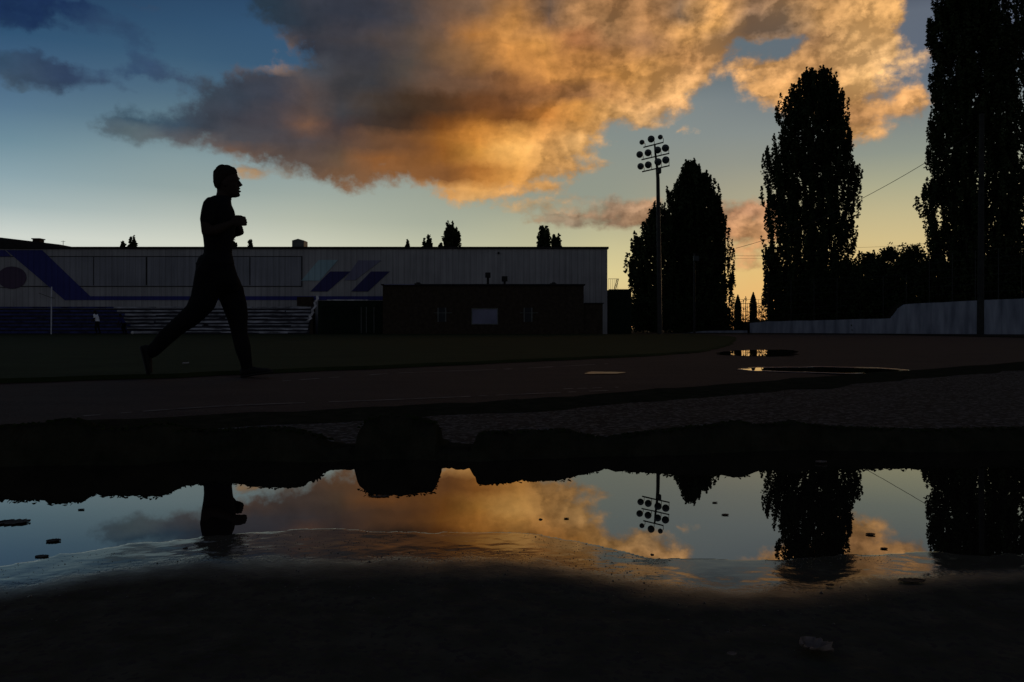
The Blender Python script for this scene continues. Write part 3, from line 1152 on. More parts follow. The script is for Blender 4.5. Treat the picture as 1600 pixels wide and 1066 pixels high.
# group beside the floodlight mast
tree('poplar_tree',
     [(250, 1074), (262, 1064), (275, 1054), (300, 1042), (340, 1038), (400, 1036), (516, 1040)],
     [(250, 1082), (262, 1094), (275, 1112), (300, 1130), (340, 1133), (400, 1136), (516, 1136)],
     100, 1450, 62, .26, .28, 'broad dark poplar right behind the floodlight mast, tallest of its clump', 'tree', 'poplars behind the stadium wall', 22, holes=.15)
tree('poplar_tree',
     [(312, 1024), (325, 1016), (345, 1002), (370, 985), (400, 978), (450, 980), (516, 984)],
     [(312, 1038), (325, 1048), (345, 1056), (370, 1060), (400, 1062), (450, 1062), (516, 1060)],
     97, 600, 55, .24, .28, 'lower poplar with a leaning left side, nearest to the hall\'s right corner', 'tree', 'poplars behind the stadium wall', 23, holes=.35)
tree('poplar_tree',
     [(345, 1132), (360, 1129), (380, 1128), (420, 1126), (470, 1122), (516, 1122)],
     [(345, 1137), (360, 1142), (380, 1147), (420, 1151), (470, 1144), (516, 1140)],
     103, 420, 46, .22, .26, 'slim ragged poplar sapling at the right end of the clump by the floodlight mast', 'tree', 'poplars behind the stadium wall', 24, holes=.8, trunk_r=.15)
# huge poplars at the right edge
tree('poplar_tree',
     [(-70, 1500), (-40, 1475), (0, 1457), (30, 1452), (80, 1449), (120, 1456), (170, 1450), (200, 1446), (240, 1444), (280, 1446), (310, 1440), (340, 1450), (400, 1448), (450, 1445), (508, 1450)],
     [(-70, 1520), (-40, 1550), (0, 1572), (30, 1580), (80, 1586), (120, 1588), (170, 1590), (200, 1592), (240, 1592), (280, 1592), (310, 1592), (340, 1592), (400, 1592), (450, 1590), (508, 1590)],
     71, 2300, 62, .22, .22, 'huge poplar running out over the picture\'s top, left one of two at the edge', 'tree', 'poplars behind the stadium wall', 25, holes=.8)
tree('poplar_tree',
     [(-90, 1620), (-50, 1590), (0, 1572), (80, 1566), (200, 1560), (300, 1558), (400, 1560), (500, 1562)],
     [(-90, 1650), (-50, 1690), (0, 1710), (80, 1720), (200, 1725), (300, 1725), (400, 1722), (500, 1720)],
     77, 1500, 60, .24, .24, 'huge poplar running out of the picture, rightmost of all the trees', 'tree', 'poplars behind the stadium wall', 26, holes=.5)


def small_tree(px, top, hw, D, label, seed, name='distant_tree'):
    top -= 2.5
    hw += 1
    py_b = 400
    outl = [(top, px - hw * .3), (top + (py_b - top) * .15, px - hw * .75), (top + (py_b - top) * .45, px - hw), (py_b, px - hw), (450, px - hw * .8)]
    outr = [(top, px + hw * .2), (top + (py_b - top) * .15, px + hw * .65), (top + (py_b - top) * .45, px + hw * .95), (py_b, px + hw), (450, px + hw * .8)]
    tree(name, outl, outr, D, int(24 + hw * 16), 30, .26, .38, label, 'tree', 'trees behind the hall roof', seed, holes=0, trunk_r=.2)


small_tree(193, 379, 5.5, 125, 'tiny round treetop over the hall roof left of the runner, lower of the pair', 31)
small_tree(206.5, 371, 7.5, 125, 'small round treetop over the hall roof left of the runner, taller of the pair', 32)
small_tree(367, 376, 4.5, 126, 'tiny treetop over the hall roof, touching the runner\'s lower fist', 40)
small_tree(391, 373, 5.5, 125, 'small treetop over the hall roof just right of the runner\'s fists', 33)
small_tree(638, 377, 6, 128, 'tiny low treetop over the hall roof, leftmost of the group in the middle', 34)
small_tree(669, 369, 9, 126, 'small pointed treetop over the hall roof between a tiny one and a tall one', 35)
small_tree(689, 380, 6, 127, 'lowest treetop peeping over the hall roof at the foot of the tall one', 36)
small_tree(706, 349, 15, 124, 'tall bushy treetop over the hall roof, biggest above the middle of the roof', 37)
small_tree(850, 354, 12, 124, 'pointed treetop over the hall roof, left and taller of the right hand pair', 38)
small_tree(869, 366, 10, 126, 'treetop over the hall roof, right and lower of the right hand pair', 39)


# ------------------------------------------------------------------ shrubs
def shrub(px, top, hw, D, label, seed, dens=1.0, base=None, name='shrub', group='shrubs behind the wall'):
    r = np.random.default_rng(seed)
    zt = WZ(top, D)
    x0 = WX(px, D)
    w = hw / F * D
    h = zt - GZ
    root = empty(name, (x0, D, GZ))
    tag(root, label, 'shrub', group)
    n = int(26 * w * h * dens) + 60
    th = r.uniform(0, 6.28, n)
    zz = r.random(n) ** .8
    env = np.clip(1 - np.abs(zz - .3) ** 3 / .36, 0, 1) ** .5
    rad = w * env * np.sqrt(r.random(n)) * (1 + .15 * np.sin(th * 4 + zz * 9))
    P = np.stack([rad * np.cos(th), rad * np.sin(th) * .7, zz * h], 1)
    P[:, 2] += r.normal(0, .12, n)
    off = r.normal(size=(n, 16, 3)) * np.array([.2, .2, .22])
    Q = (P[:, None] + off).reshape(-1, 3)
    # a few shoots above the crown
    for i in range(6):
        sx = r.uniform(-w * .8, w * .8)
        hh = r.uniform(.4, 1.5)
        t = r.random(22)
        S_ = np.stack([sx + t * r.normal(0, .3), r.normal(0, .1, 22), h * .88 + hh * t], 1) + r.normal(0, .07, (22, 3))
        Q = np.concatenate([Q, S_])
    Q = Q[Q[:, 2] > .02]
    V = leaf_quads(Q, .2, r)
    quads_obj('foliage', V, len(V) // 4, m_leaf2, root)
    mb = MB()
    for i in range(5):
        a = r.uniform(0, 6.28)
        mb.tube([(0, 0, 0), (math.cos(a) * w * .3, math.sin(a) * w * .25, h * .4), (math.cos(a) * w * .55, math.sin(a) * w * .4, h * .8)], [.05, .035, .01], 5)
    mb.build('stem', m_bark, root)


# row behind the right wall, from the middle poplar to the frame's edge
SH = [(1356, 398, 30, 80, 'shrub with thin shoots at the right foot of the lone tall poplar'),
      (1388, 392, 30, 78, 'shrub with one long shoot, highest of the bushes between the two big poplars'),
      (1425, 388, 34, 75, 'bushy shrub touching the left side of the huge poplar'),
      (1320, 410, 30, 83, None), (1260, 425, 36, 86, None), (1214, 432, 22, 88, None), (1370, 415, 36, 76, None), (1420, 412, 36, 74, None),
      (1465, 405, 38, 72, None), (1510, 405, 40, 70, None), (1555, 405, 40, 68.5, None), (1600, 408, 42, 67.5, None), (1650, 405, 42, 66, None), (1290, 440, 34, 84, None), (1345, 440, 34, 80, None)]
for i, (px, tp, hw, D, lb) in enumerate(SH):
    shrub(px, tp, hw, D, lb or 'dark bushy shrub in the unbroken row behind the white wall on the right', 50 + i)
SH2 = [(1000, 470, 30, 92), (1040, 476, 32, 91), (1085, 470, 34, 93), (1125, 478, 24, 92)]
for i, (px, tp, hw, D) in enumerate(SH2):
    shrub(px, tp, hw, D, 'dark low shrub in the shade under the clump of poplars by the mast', 80 + i, group='shrubs under the poplar clump')
shrub(1178, 505, 36, 91, 'low ground shrub under the two clipped columns in the gap', 90, group='shrubs under the poplar clump')


# two clipped columns with pointed tips in the gap
def column_conifer(px, top, hw, D, label, seed):
    r = np.random.default_rng(seed)
    root = empty('clipped_conifer', (WX(px, D), D, GZ))
    tag(root, label, 'tree', 'clipped conifers in the gap')
    h = WZ(top, D) - GZ
    w = hw / F * D
    n = 5200
    z = r.random(n)
    env = np.where(z > .72, (1 - z) / .28, 1 - .12 * (1 - z)) * w
    env = np.where(z > .72, env ** .85 * w ** .15, env)
    th = r.uniform(0, 6.28, n)
    rad = env * np.sqrt(r.random(n))
    Q = np.stack([rad * np.cos(th), rad * np.sin(th), z * h], 1)
    V = leaf_quads(Q, .12, r)
    quads_obj('crown', V, len(V) // 4, m_leaf2, root)
    MB().tube([(0, 0, 0), (0, 0, h * .8)], [.09, .03], 8).build('trunk', m_bark, root)


column_conifer(1153, 461, 5.5, 90, 'clipped conifer column, left and shorter of the two in the gap between poplars', 95)
column_conifer(1177, 457, 6, 90, 'clipped conifer column, right and taller of the two in the gap between poplars', 96)
#@@BUILD@@
# ------------------------------------------------------------------ sports hall
def corrug(name, c1, c2):
    m = bpy.data.materials.new(name)
    m.use_nodes = True
    t = m.node_tree
    b = t.nodes['Principled BSDF']
    b.inputs['Roughness'].default_value = .7
    b.inputs['Specular IOR Level'].default_value = .2
    g = t.nodes.new('ShaderNodeTexCoord')
    mp = t.nodes.new('ShaderNodeMapping')
    mp.inputs['Scale'].default_value = (3.2, 1, .12)
    t.links.new(g.outputs['Object'], mp.inputs[0])
    n = t.nodes.new('ShaderNodeTexNoise')
    n.inputs['Scale'].default_value = 1.3
    n.inputs['Detail'].default_value = 8
    n.inputs['Roughness'].default_value = .7
    t.links.new(mp.outputs[0], n.inputs['Vector'])
    n3 = t.nodes.new('ShaderNodeTexNoise')
    n3.inputs['Scale'].default_value = .35
    n3.inputs['Detail'].default_value = 5
    t.links.new(g.outputs['Object'], n3.inputs['Vector'])
    ad = t.nodes.new('ShaderNodeMath')
    ad.operation = 'MULTIPLY_ADD'
    t.links.new(n.outputs['Fac'], ad.inputs[0])
    ad.inputs[1].default_value = .6
    m2 = t.nodes.new('ShaderNodeMath')
    m2.operation = 'MULTIPLY'
    m2.inputs[1].default_value = .4
    t.links.new(n3.outputs['Fac'], m2.inputs[0])
    t.links.new(m2.outputs[0], ad.inputs[2])
    r = t.nodes.new('ShaderNodeValToRGB')
    r.color_ramp.elements[0].position = .36
    r.color_ramp.elements[1].position = .62
    r.color_ramp.elements[0].color = (*c1, 1)
    r.color_ramp.elements[1].color = (*c2, 1)
    t.links.new(ad.outputs[0], r.inputs[0])
    # dark seams between the sheets
    sx = t.nodes.new('ShaderNodeSeparateXYZ')
    t.links.new(g.outputs['Object'], sx.inputs[0])
    md = t.nodes.new('ShaderNodeMath')
    md.operation = 'PINGPONG'
    md.inputs[1].default_value = .24
    t.links.new(sx.outputs['X'], md.inputs[0])
    r2 = t.nodes.new('ShaderNodeMapRange')
    r2.inputs['From Min'].default_value = 0
    r2.inputs['From Max'].default_value = .06
    r2.inputs['To Min'].default_value = .74
    t.links.new(md.outputs[0], r2.inputs['Value'])
    mx = t.nodes.new('ShaderNodeMix')
    mx.data_type = 'RGBA'
    mx.blend_type = 'MULTIPLY'
    mx.inputs['Factor'].default_value = 1
    t.links.new(r.outputs[0], mx.inputs[6])
    t.links.new(r2.outputs[0], mx.inputs[7])
    t.links.new(mx.outputs[2], b.inputs['Base Color'])
    return m


m_wall = corrug('corrugated_cladding', (.24, .24, .245), (.43, .43, .43))
m_wallp = corrug('cladding_panel', (.20, .21, .23), (.34, .35, .38))
m_blue = corrug('faded_blue_paint', (.030, .036, .16), (.05, .055, .24))
m_blued = corrug('dark_blue_paint', (.035, .035, .11), (.05, .05, .16))
m_teal = corrug('pale_teal_paint', (.26, .42, .46), (.38, .56, .60))
m_pale = corrug('pale_violet_paint', (.16, .16, .24), (.24, .24, .34))
m_maroon = corrug('faded_maroon_paint', (.07, .05, .09), (.11, .075, .12))
m_dark = mat('dark_metal', (.02, .02, .02), .7, spec=.2)
m_roof = mat('roofing_felt', (.03, .03, .03), .9, spec=.1)
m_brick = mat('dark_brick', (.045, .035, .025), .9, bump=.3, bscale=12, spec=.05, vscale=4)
m_green = mat('dark_green_paint', (.012, .022, .014), .8, spec=.1)
m_glass = mat('window_glass', (.16, .17, .26), .35, spec=.4, vscale=.8)
m_frame = mat('grey_frame', (.12, .13, .12), .6, spec=.2)
m_white = mat('white_paint', (.62, .64, .70), .6, spec=.2)
m_conc = mat('bench_boards', (.30, .31, .34), .8, spec=.15, var=.75, vscale=1.1, stretch=(1, 1, 5))
m_concb = mat('blue_bench_boards', (.035, .045, .15), .8, spec=.15, var=.6, vscale=1.4)
m_step = mat('stand_steps', (.035, .035, .045), .9, spec=.1, var=.4)

D0 = 64.0
hall = empty('sports_hall', (0, D0, GZ))
tag(hall, 'long grey clad sports hall with blue stripes painted on its wall and a flat roof', 'building')


def HX(px):
    return WX(px, D0)


def HZ(py):
    return WZ(py, D0) - GZ


top = HZ(389)
xl, xr = HX(-420), HX(949)
MB().box(xl, xr, 0, 26, 0, top).build('wall', m_wall, hall)
MB().box(xl - .1, xr + .1, -.12, 26.1, top, top + .16).build('roof_edge', m_dark, hall)


def panel(name, poly, m, dy=-.03):
    MB().prism([(HX(x), HZ(y)) for x, y in poly], dy, -.001).build(name, m, hall)


panel('wall_panel', [(66, 447), (472, 447), (472, 401), (66, 401)], m_wallp, -.02)
for (x, w) in ((146, 1.0), (228, 2.2), (390, 1.4), (310, .7)):
    panel('panel_joint', [(x, 446), (x + w, 446), (x + w, 402), (x, 402)], m_dark, -.035)
for (x0, x1, y, w) in ((-300, 472, 400.4, 1.0), (30, 472, 447, 1.2), (-300, 20, 449, .8)):
    panel('panel_joint', [(x0, y + w), (x1, y + w), (x1, y), (x0, y)], m_dark, -.04)
panel('panel_joint', [(471, 448), (472.4, 448), (472.4, 400), (471, 400)], m_dark, -.045)
panel('blue_stripe', [(102, 469.5), (142, 464), (66, 391), (10, 391)], m_blue, -.052)
panel('blue_stripe', [(-300, 401), (18, 401), (8, 391), (-300, 391)], m_blue, -.05)
panel('blue_stripe', [(104, 469), (600, 469), (600, 463), (142, 463)], m_blue, -.048)
panel('roundel', [(19 + 22.5 * math.cos(a), 434 + 17.5 * math.sin(a)) for a in np.linspace(0, -2 * math.pi, 29)[:-1]], m_maroon, -.056)
panel('teal_stripe', [(471, 438.7), (500, 438.7), (528, 406.5), (498, 406.5)], m_teal, -.05)
panel('violet_stripe', [(538, 438), (555, 438), (596, 407), (560, 407)], m_pale, -.046)
panel('dark_blue_stripe', [(485, 455.6), (511.5, 455.6), (548, 424.4), (516, 424.4)], m_blued, -.054)
panel('dark_blue_stripe', [(549, 455.6), (575, 455.6), (609, 424.4), (580, 424.4)], m_blued, -.054)
mb = MB()
mb.tube([(HX(779), -.15, HZ(395.5)), (HX(779), -.02, HZ(395.5))], .09, 10)
mb.build('wall_lamp', m_dark, hall)
# roof ventilator
rv = MB()
cx = HX(451.5)
rv.box(cx - .28, cx + .28, 3, 3.6, top + .1, top + .5)
rv.box(cx - .5, cx + .5, 2.7, 3.9, top + .45, top + .98)
rv.prism([(cx - .5, top + .98), (cx + .5, top + .98), (cx, top + 1.12)], 2.7, 3.9)
rv.build('roof_ventilator', m_frame, hall)

# ------------------------------------------------------------------ grandstand
DS = 57.9
gs = empty('grandstand', (0, DS, GZ))
tag(gs, 'stepped grandstand of long weathered benches below the hall wall', 'grandstand')
nrow = 8
x_left = WX(-420, DS)
m_cap = mat('flaking_white_paint', (.6, .6, .62), .8, spec=.15, var=.6, vscale=2)
mb = MB()
rowz = []
for i in range(nrow):
    pyr = 519.5 - i * 5.55
    D = DS + .3 + i * .72
    z = WZ(pyr, D) - GZ
    y = D - DS
    rowz.append((y, z))
    mb.box(x_left, WX(483 + i * .8, D), y, D0 - DS - .02 if i == nrow - 1 else y + .72, 0, max(.02, z - .08))
mb.build('steps', m_step, gs)
rr = random.Random(5)
for i, (y, z) in enumerate(rowz):
    D = DS + y
    b2 = MB()
    xa = x_left
    xb = WX(205 - i * 3 + rr.uniform(-8, 8), D)
    b2.box(xa, xb, y + .05, y + .40, z, z + .07)
    b2.box(xa, xb, y + .05, y + .075, z - .06, z - .001)
    b2.build('bench', m_concb, gs)
    b1 = MB()
    xx = xb + .02
    xe = WX(480 + i * .8, D)
    while xx < xe:
        ln = rr.uniform(1.2, 4.5)
        e = min(xe, xx + ln)
        dz = rr.uniform(-.012, .012)
        b1.box(xx, e, y + .05 + rr.uniform(0, .03), y + .38, z + dz, z + .07 + dz)
        if rr.random() < .85:
            b1.box(xx, e, y + .05, y + .075, z - .08 * rr.uniform(.3, 1), z + dz - .002)
        xx = e + (.02 if rr.random() < .8 else rr.uniform(.1, .5))
    b1.build('bench', m_conc, gs)
# low front wall of the stand's right end with flaking white edge
mb = MB()
for i, (y, z) in enumerate(rowz):
    D = DS + y
    mb.box(WX(483 + i * .8, D) + .01, WX(489, D), y, y + .72, 0, z + .12)
mb.build('end_wall', m_brick, gs)
pts = [(479, 501), (484, 498), (482, 494), (487, 489), (486, 484), (491, 479), (490, 473), (494, 468), (494, 462)]
for (a, b_) in zip(pts[:-1], pts[1:]):
    D = 57.6 + (500 - a[1]) * .12
    xa, xb = WX(a[0], D), WX(b_[0], D)
    za, zb = WZ(a[1], D) - GZ, WZ(b_[1], D) - GZ
    MB().prism([(xa, za), (xa + .16 + rr.random() * .1, za), (xb + .16, zb), (xb, zb)], D - DS - .03, D - DS + .02).build('flaking_edge', m_cap, gs)
mb = MB()
D = 63.2
mb.box(WX(464, D), WX(488, D), D - DS, D - DS + .5, WZ(478, D) - GZ, WZ(464, D) - GZ)
mb.build('cabin', m_brick, gs)

# dark green shed / gate right of the stand
DG = 58.2
sh = empty('equipment_shed', (0, DG, GZ))
tag(sh, 'low dark green equipment shed with a pale roof edge right of the grandstand', 'shed')
MB().box(WX(497, DG), WX(598, DG) - .02, 0, 5.6, 0, WZ(470, DG) - GZ).build('wall', m_green, sh)
MB().box(WX(504, DG), WX(560, DG), -.04, -.001, .1, WZ(478, DG) - GZ).build('door', mat('shed_door_paint', (.008, .016, .010), .8, spec=.1), sh)
MB().box(WX(511, DG), WX(575, DG), -.06, .3, WZ(469.6, DG) - GZ, WZ(468.4, DG) - GZ).build('roof_edge', m_cap, sh)
mb = MB()
for x in (564, 572, 584):
    mb.box(WX(x, DG), WX(x, DG) + .05, -.05, -.002, .1, WZ(480, DG) - GZ)
mb.build('post', m_frame, sh)

# brick changing rooms
DB = 57.0
br = empty('brick_annex', (0, DB, GZ))
tag(br, 'low dark brick annex with a flat roof in front of the hall\'s right half', 'building')


def AX(px):
    return WX(px, DB)


def AZ_(py):
    return WZ(py, DB) - GZ


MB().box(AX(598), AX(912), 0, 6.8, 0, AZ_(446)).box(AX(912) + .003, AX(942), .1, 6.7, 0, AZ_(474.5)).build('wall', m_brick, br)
MB().box(AX(598) - .1, AX(912) + .1, -.15, 6.82, AZ_(446), AZ_(446) + .09).box(AX(912) + .11, AX(942) + .08, 0, 6.75, AZ_(474.5), AZ_(474.5) + .06).build('roof', m_roof, br)
MB().box(AX(601), AX(648), -.2, -.155, AZ_(446) + .02, AZ_(446) + .09).build('roof_flashing', m_pale, br)
for (x0, x1, y0, y1) in ((738, 777, 483, 506),):
    f = MB()
    a, b_, c, d_ = AX(x0) - .06, AX(x1) + .06, AZ_(y1) - .06, AZ_(y0) + .06
    f.box(a, b_, -.06, -.001, c, c + .06).box(a, b_, -.06, -.001, d_ - .06, d_).box(a, a + .06, -.06, -.001, c + .061, d_ - .061).box(b_ - .06, b_, -.06, -.001, c + .061, d_ - .061)
    w_ = f.build('window', m_frame, br)
    MB().box(AX(x0), AX(x1), -.03, -.002, AZ_(y1), AZ_(y0)).build('pane', m_glass, w_)
for (xa, xb) in ((684.5, 696.5), (819, 831)):
    f = MB()
    for x in (xa, xb):
        f.box(AX(x) - .04, AX(x) + .04, -.05, -.001, AZ_(503), AZ_(481))
    f.box(AX(xa) - .3, AX(xb) + .45, -.045, -.001, AZ_(489.5), AZ_(488.6))
    w_ = f.build('window', m_frame, br)
    MB().box(AX(xa) + .045, AX(xb) - .045, -.03, -.0015, AZ_(503), AZ_(481)).build('pane', mat('dark_glass', (.02, .025, .03), .4, spec=.2), w_)
for (px, y0, r_) in ((761, 423, .2), (788, 429, .22)):
    mb = MB()
    x = AX(px)
    mb.tube([(x, 2, AZ_(446)), (x, 2, AZ_(y0) - .3)], .09, 8)
    mb.tube([(x, 2, AZ_(y0) - .38), (x, 2, AZ_(y0))], r_, 10)
    mb.build('roof_vent', m_dark, br)
for px in (651, 865):
    mb = MB()
    x = AX(px)
    mb.box(x - .22, x + .24, .5, .9, AZ_(446) + .09, AZ_(442))
    mb.box(x - .08, x + .15, .55, .8, AZ_(442), AZ_(440.5))
    mb.build('roof_hatch', m_roof, br)

# platform with railing right of the hall
DP = 66.0
pf = empty('stair_platform', (0, DP, GZ))
tag(pf, 'dark platform with a thin railing and slatted side at the hall\'s right corner', 'platform')
mb = MB()
x = WX(951, DP)
while x < WX(985, DP):
    mb.box(x, x + .09, 0, .06, .0, WZ(452, DP) - GZ)
    x += .1
mb.box(WX(951, DP), WX(985, DP), .061, 2.5, 0, WZ(453, DP) - GZ)
mb.build('fence_boards', m_green, pf)
mb = MB()
zt, zb = WZ(435.5, DP) - GZ, WZ(452, DP) - GZ
mb.box(WX(950.5, DP), WX(967, DP), 0, .04, zt - .03, zt)
x = WX(951, DP)
while x < WX(967.5, DP):
    mb.box(x, x + .018, .005, .03, zb, zt - .031)
    x += .15
mb.build('railing', m_dark, pf)
mb = MB()
mb.tube([(WX(961, DP), .6, zb), (WX(965.5, DP), .6, zt)], .025, 6)
mb.tube([(WX(963.5, DP), .6, zb), (WX(968, DP), .6, zt)], .025, 6)
for k in range(7):
    t_ = (k + .5) / 7
    mb.tube([(WX(961 + 4.5 * t_, DP), .6, zb + (zt - zb) * t_), (WX(963.5 + 4.5 * t_, DP), .6, zb + (zt - zb) * t_)], .018, 5)
mb.build('ladder', m_dark, pf)

# neighbouring house behind the left end
DH = 95.0
hs = empty('gabled_house', (0, DH, GZ))
tag(hs, 'house with a shallow pitched roof showing over the hall\'s left end', 'building')
H_ = lambda x, y: (WX(x, DH), WZ(y, DH) - GZ)
MB().prism([H_(-230, 520), H_(80, 520), H_(80, 388), H_(-230, 388)], 0, 9).build('wall', m_brick, hs)
rf = MB().prism([H_(-250, 387.9), H_(98, 387.9), H_(98, 383), H_(-20, 369), H_(-250, 395 - 20)], -.6, 9.6).build('roof', m_roof, hs)
mb = MB()
a, zc = H_(35, 378)
b_, zt = H_(46, 371)
mb.box(a, b_, 2, 3, zc - 1.2, zt).box(a - .1, b_ + .1, 1.9, 3.1, zt, zt + .12)
mb.build('chimney', m_brick, rf)
x, z = H_(95, 375.5)
MB().tube([(x, .5, z - .9), (x, .5, z)], .03, 5).tube([(x - .25, .5, z - .1), (x + .25, .5, z - .1)], .02, 5).build('antenna', m_dark, rf)

# ------------------------------------------------------------------ white wall on the right
WP = [(1055, 92, 521.5), (1103, 90, 517), (1168, 86, 516.5), (1172, 85.8, 505), (1200, 84, 502.5), (1300, 78, 500), (1392, 72, 497.5), (1397, 71.7, 492), (1404, 71.2, 482), (1414, 70.6, 475.5),
      (1500, 66, 471), (1560, 63, 468), (1600, 61, 466.5), (1720, 56, 462), (1900, 50, 455)]
m_wwall = mat('blue_white_wall_paint', (.18, .20, .245), .8, spec=.1, col2=(.38, .41, .47), vscale=1.6, stretch=(1, 1, .2), bump=.2, bscale=6)
ww = empty('boundary_wall', (WX(1400, 71.5), 71.5, GZ))
tag(ww, 'low curved blue white wall round the bend, stepping up to a higher part at the right', 'wall')
o_ = Vector(ww.location)


def wall_seg(pts, th, name, m, zlow=-.02, mat_only=None):
    mb = MB()
    rings = []
    for (px, D, py) in pts:
        x = WX(px, D)
        z1 = WZ(py, D)
        z0 = GZ + zlow
        rings.append([(x - o_.x, D - o_.y, z0 - o_.z), (x - o_.x, D - o_.y, z1 - o_.z), (x + .05 - o_.x, D + th - o_.y, z1 - o_.z), (x + .05 - o_.x, D + th - o_.y, z0 - o_.z)])
    mb.rings(rings)
    return mb.build(name, m, ww)


def densify(pts, n=6):
    out = []
    for (a, b_) in zip(pts[:-1], pts[1:]):
        for k in range(n):
            t = k / n
            out.append(tuple(a[i] + (b_[i] - a[i]) * t for i in range(3)))
    out.append(pts[-1])
    return out


r_ = random.Random(3)
jag = [(a, b_, c + r_.uniform(-.35, .35)) for a, b_, c in densify(WP[3:])]
wall_seg(jag, .3, 'wall_slab', m_wwall)
wall_seg(densify(WP[:3]), .3, 'kerb', m_wwall)
# joints and cracks
mb = MB()
for px in (1255, 1330, 1372, 1455, 1492, 1528, 1565, 1598):
    D = np.interp(px, [p[0] for p in WP], [p[1] for p in WP])
    py = np.interp(px, [p[0] for p in WP], [p[2] for p in WP])
    x = WX(px, D) - o_.x
    zt_ = WZ(py, D) - GZ
    mb.box(x, x + r_.uniform(.02, .06), D - o_.y - .012, D - o_.y + .02, 0 if px != 1528 else zt_ * .5, zt_ - .01)
mb.build('joint', m_step, ww)
# bank of earth behind the wall
V = []
Fc = []
for i, (px, D, py) in enumerate(densify(WP, 3)):
    x = WX(px, D)
    z = WZ(py, D) - .05
    V += [(x, D + .32, z - .03), (x * 1.02, D + 3, z + .15), (x * 1.05, D + 9, z + .2), (x * 1.1, D + 16, GZ - .1)]
n = len(V) // 4
for i in range(n - 1):
    for k in range(3):
        a = i * 4 + k
        Fc.append((a, a + 4, a + 5, a + 1))
o = mesh_obj('earth_bank', V, Fc, m_earth)
tag(o, kind='structure')

# wire fence above the wall
m_wire = mat('fence_steel', (.03, .032, .03), .6, spec=.3)
wf = empty('wire_fence', (WX(1400, 72.3), 72.3, GZ))
tag(wf, 'tall wire fence on posts running above the white wall on the right', 'fence')
fo = Vector(wf.location)
fp = []
for px in range(1200, 1760, 36):
    D = float(np.interp(px, [p[0] for p in WP], [p[1] for p in WP])) + .8
    py = float(np.interp(px, [p[0] for p in WP], [p[2] for p in WP]))
    fp.append((WX(px, D) - fo.x, D - fo.y, WZ(py, D) - GZ, WZ(np.interp(px, [1200, 1420, 1440, 1600, 1760], [440, 430, 400, 385, 375]), D) - GZ))
for (x, y, z0, z1) in fp:
    MB().tube([(x, y, z0 - .4), (x, y, z1)], .035, 6).build('post', m_wire, wf)
mb = MB()
for k in range(7):
    t_ = k / 6
    mb.tube([(x, y, z0 + (z1 - z0) * t_) for (x, y, z0, z1) in fp], .014, 4)
mb.build('wire', m_wire, wf)

# open metal fence glowing in the gap between the poplars
DF = 98.0
mf = empty('lattice_fence', (WX(1165, DF), DF, GZ))
tag(mf, 'open metal lattice fence seen against the sky in the gap between the poplars', 'fence')
fx = mf.location.x
mb = MB()
for py, r_2 in ((468, .02), (474, .035), (480, .02), (487, .03), (493, .02), (500, .03)):
    mb.tube([(WX(1120, DF) - fx, 0, WZ(py, DF) - GZ), (WX(1215, DF) - fx, 0, WZ(py + .6, DF) - GZ)], r_2, 5)
mb.build('rail', m_wire, mf)
x = 1122
rb = random.Random(9)
mb = MB()
while x < 1214:
    if 464 < 500:
        mb.tube([(WX(x, DF) - fx, .03, 0), (WX(x, DF) - fx, .03, WZ(rb.choice((474, 468, 474, 480)), DF) - GZ)], .02, 4)
    x += rb.uniform(2, 3.5)
mb.build('lattice', m_wire, mf)
for px in (1128, 1139, 1165, 1190, 1205):
    MB().tube([(WX(px, DF) - fx, -.05, 0), (WX(px, DF) - fx, -.05, WZ(463, DF) - GZ)], .045, 6).build('post', m_wire, mf)
# bramble tangle on the lattice fence
r = np.random.default_rng(5)
P = []
for i in range(120):
    px = r.uniform(1130, 1200)
    py = 506 - abs(r.normal(0, 14))
    P.append((WX(px, DF - 1.5), DF - 1.5 + r.normal(0, .2), WZ(py, DF - 1.5)))
P = np.array(P)
P = P[P[:, 2] > 0]
Q = (P[:, None] + r.normal(0, .13, (len(P), 9, 3))).reshape(-1, 3)
cl = empty('climbing_plant', (WX(1165, 96.5), 96.5, GZ))
tag(cl, 'thin creeper climbing the lattice fence in the gap between the poplars', 'plant')
V = leaf_quads(Q - np.array(cl.location), .13, r)
quads_obj('foliage', V, len(V) // 4, m_leaf2, cl)

# ------------------------------------------------------------------ poles and wires
m_pole = mat('pole_steel', (.028, .028, .026), .6, spec=.25)
m_lamp = mat('lamp_housing', (.035, .045, .045), .5, spec=.35)
m_lens = mat('lamp_glass', (.05, .07, .075), .15, spec=.6)
DL = 53.0
fm = empty('floodlight_mast', (WX(1030.5, DL), DL, GZ))
tag(fm, 'tall floodlight mast with eleven round lamps on three tilted bars', 'floodlight')
mx0 = fm.location.x


def ML(px, py, y=0):
    return (WX(px, DL) - mx0, y, WZ(py, DL) - GZ)


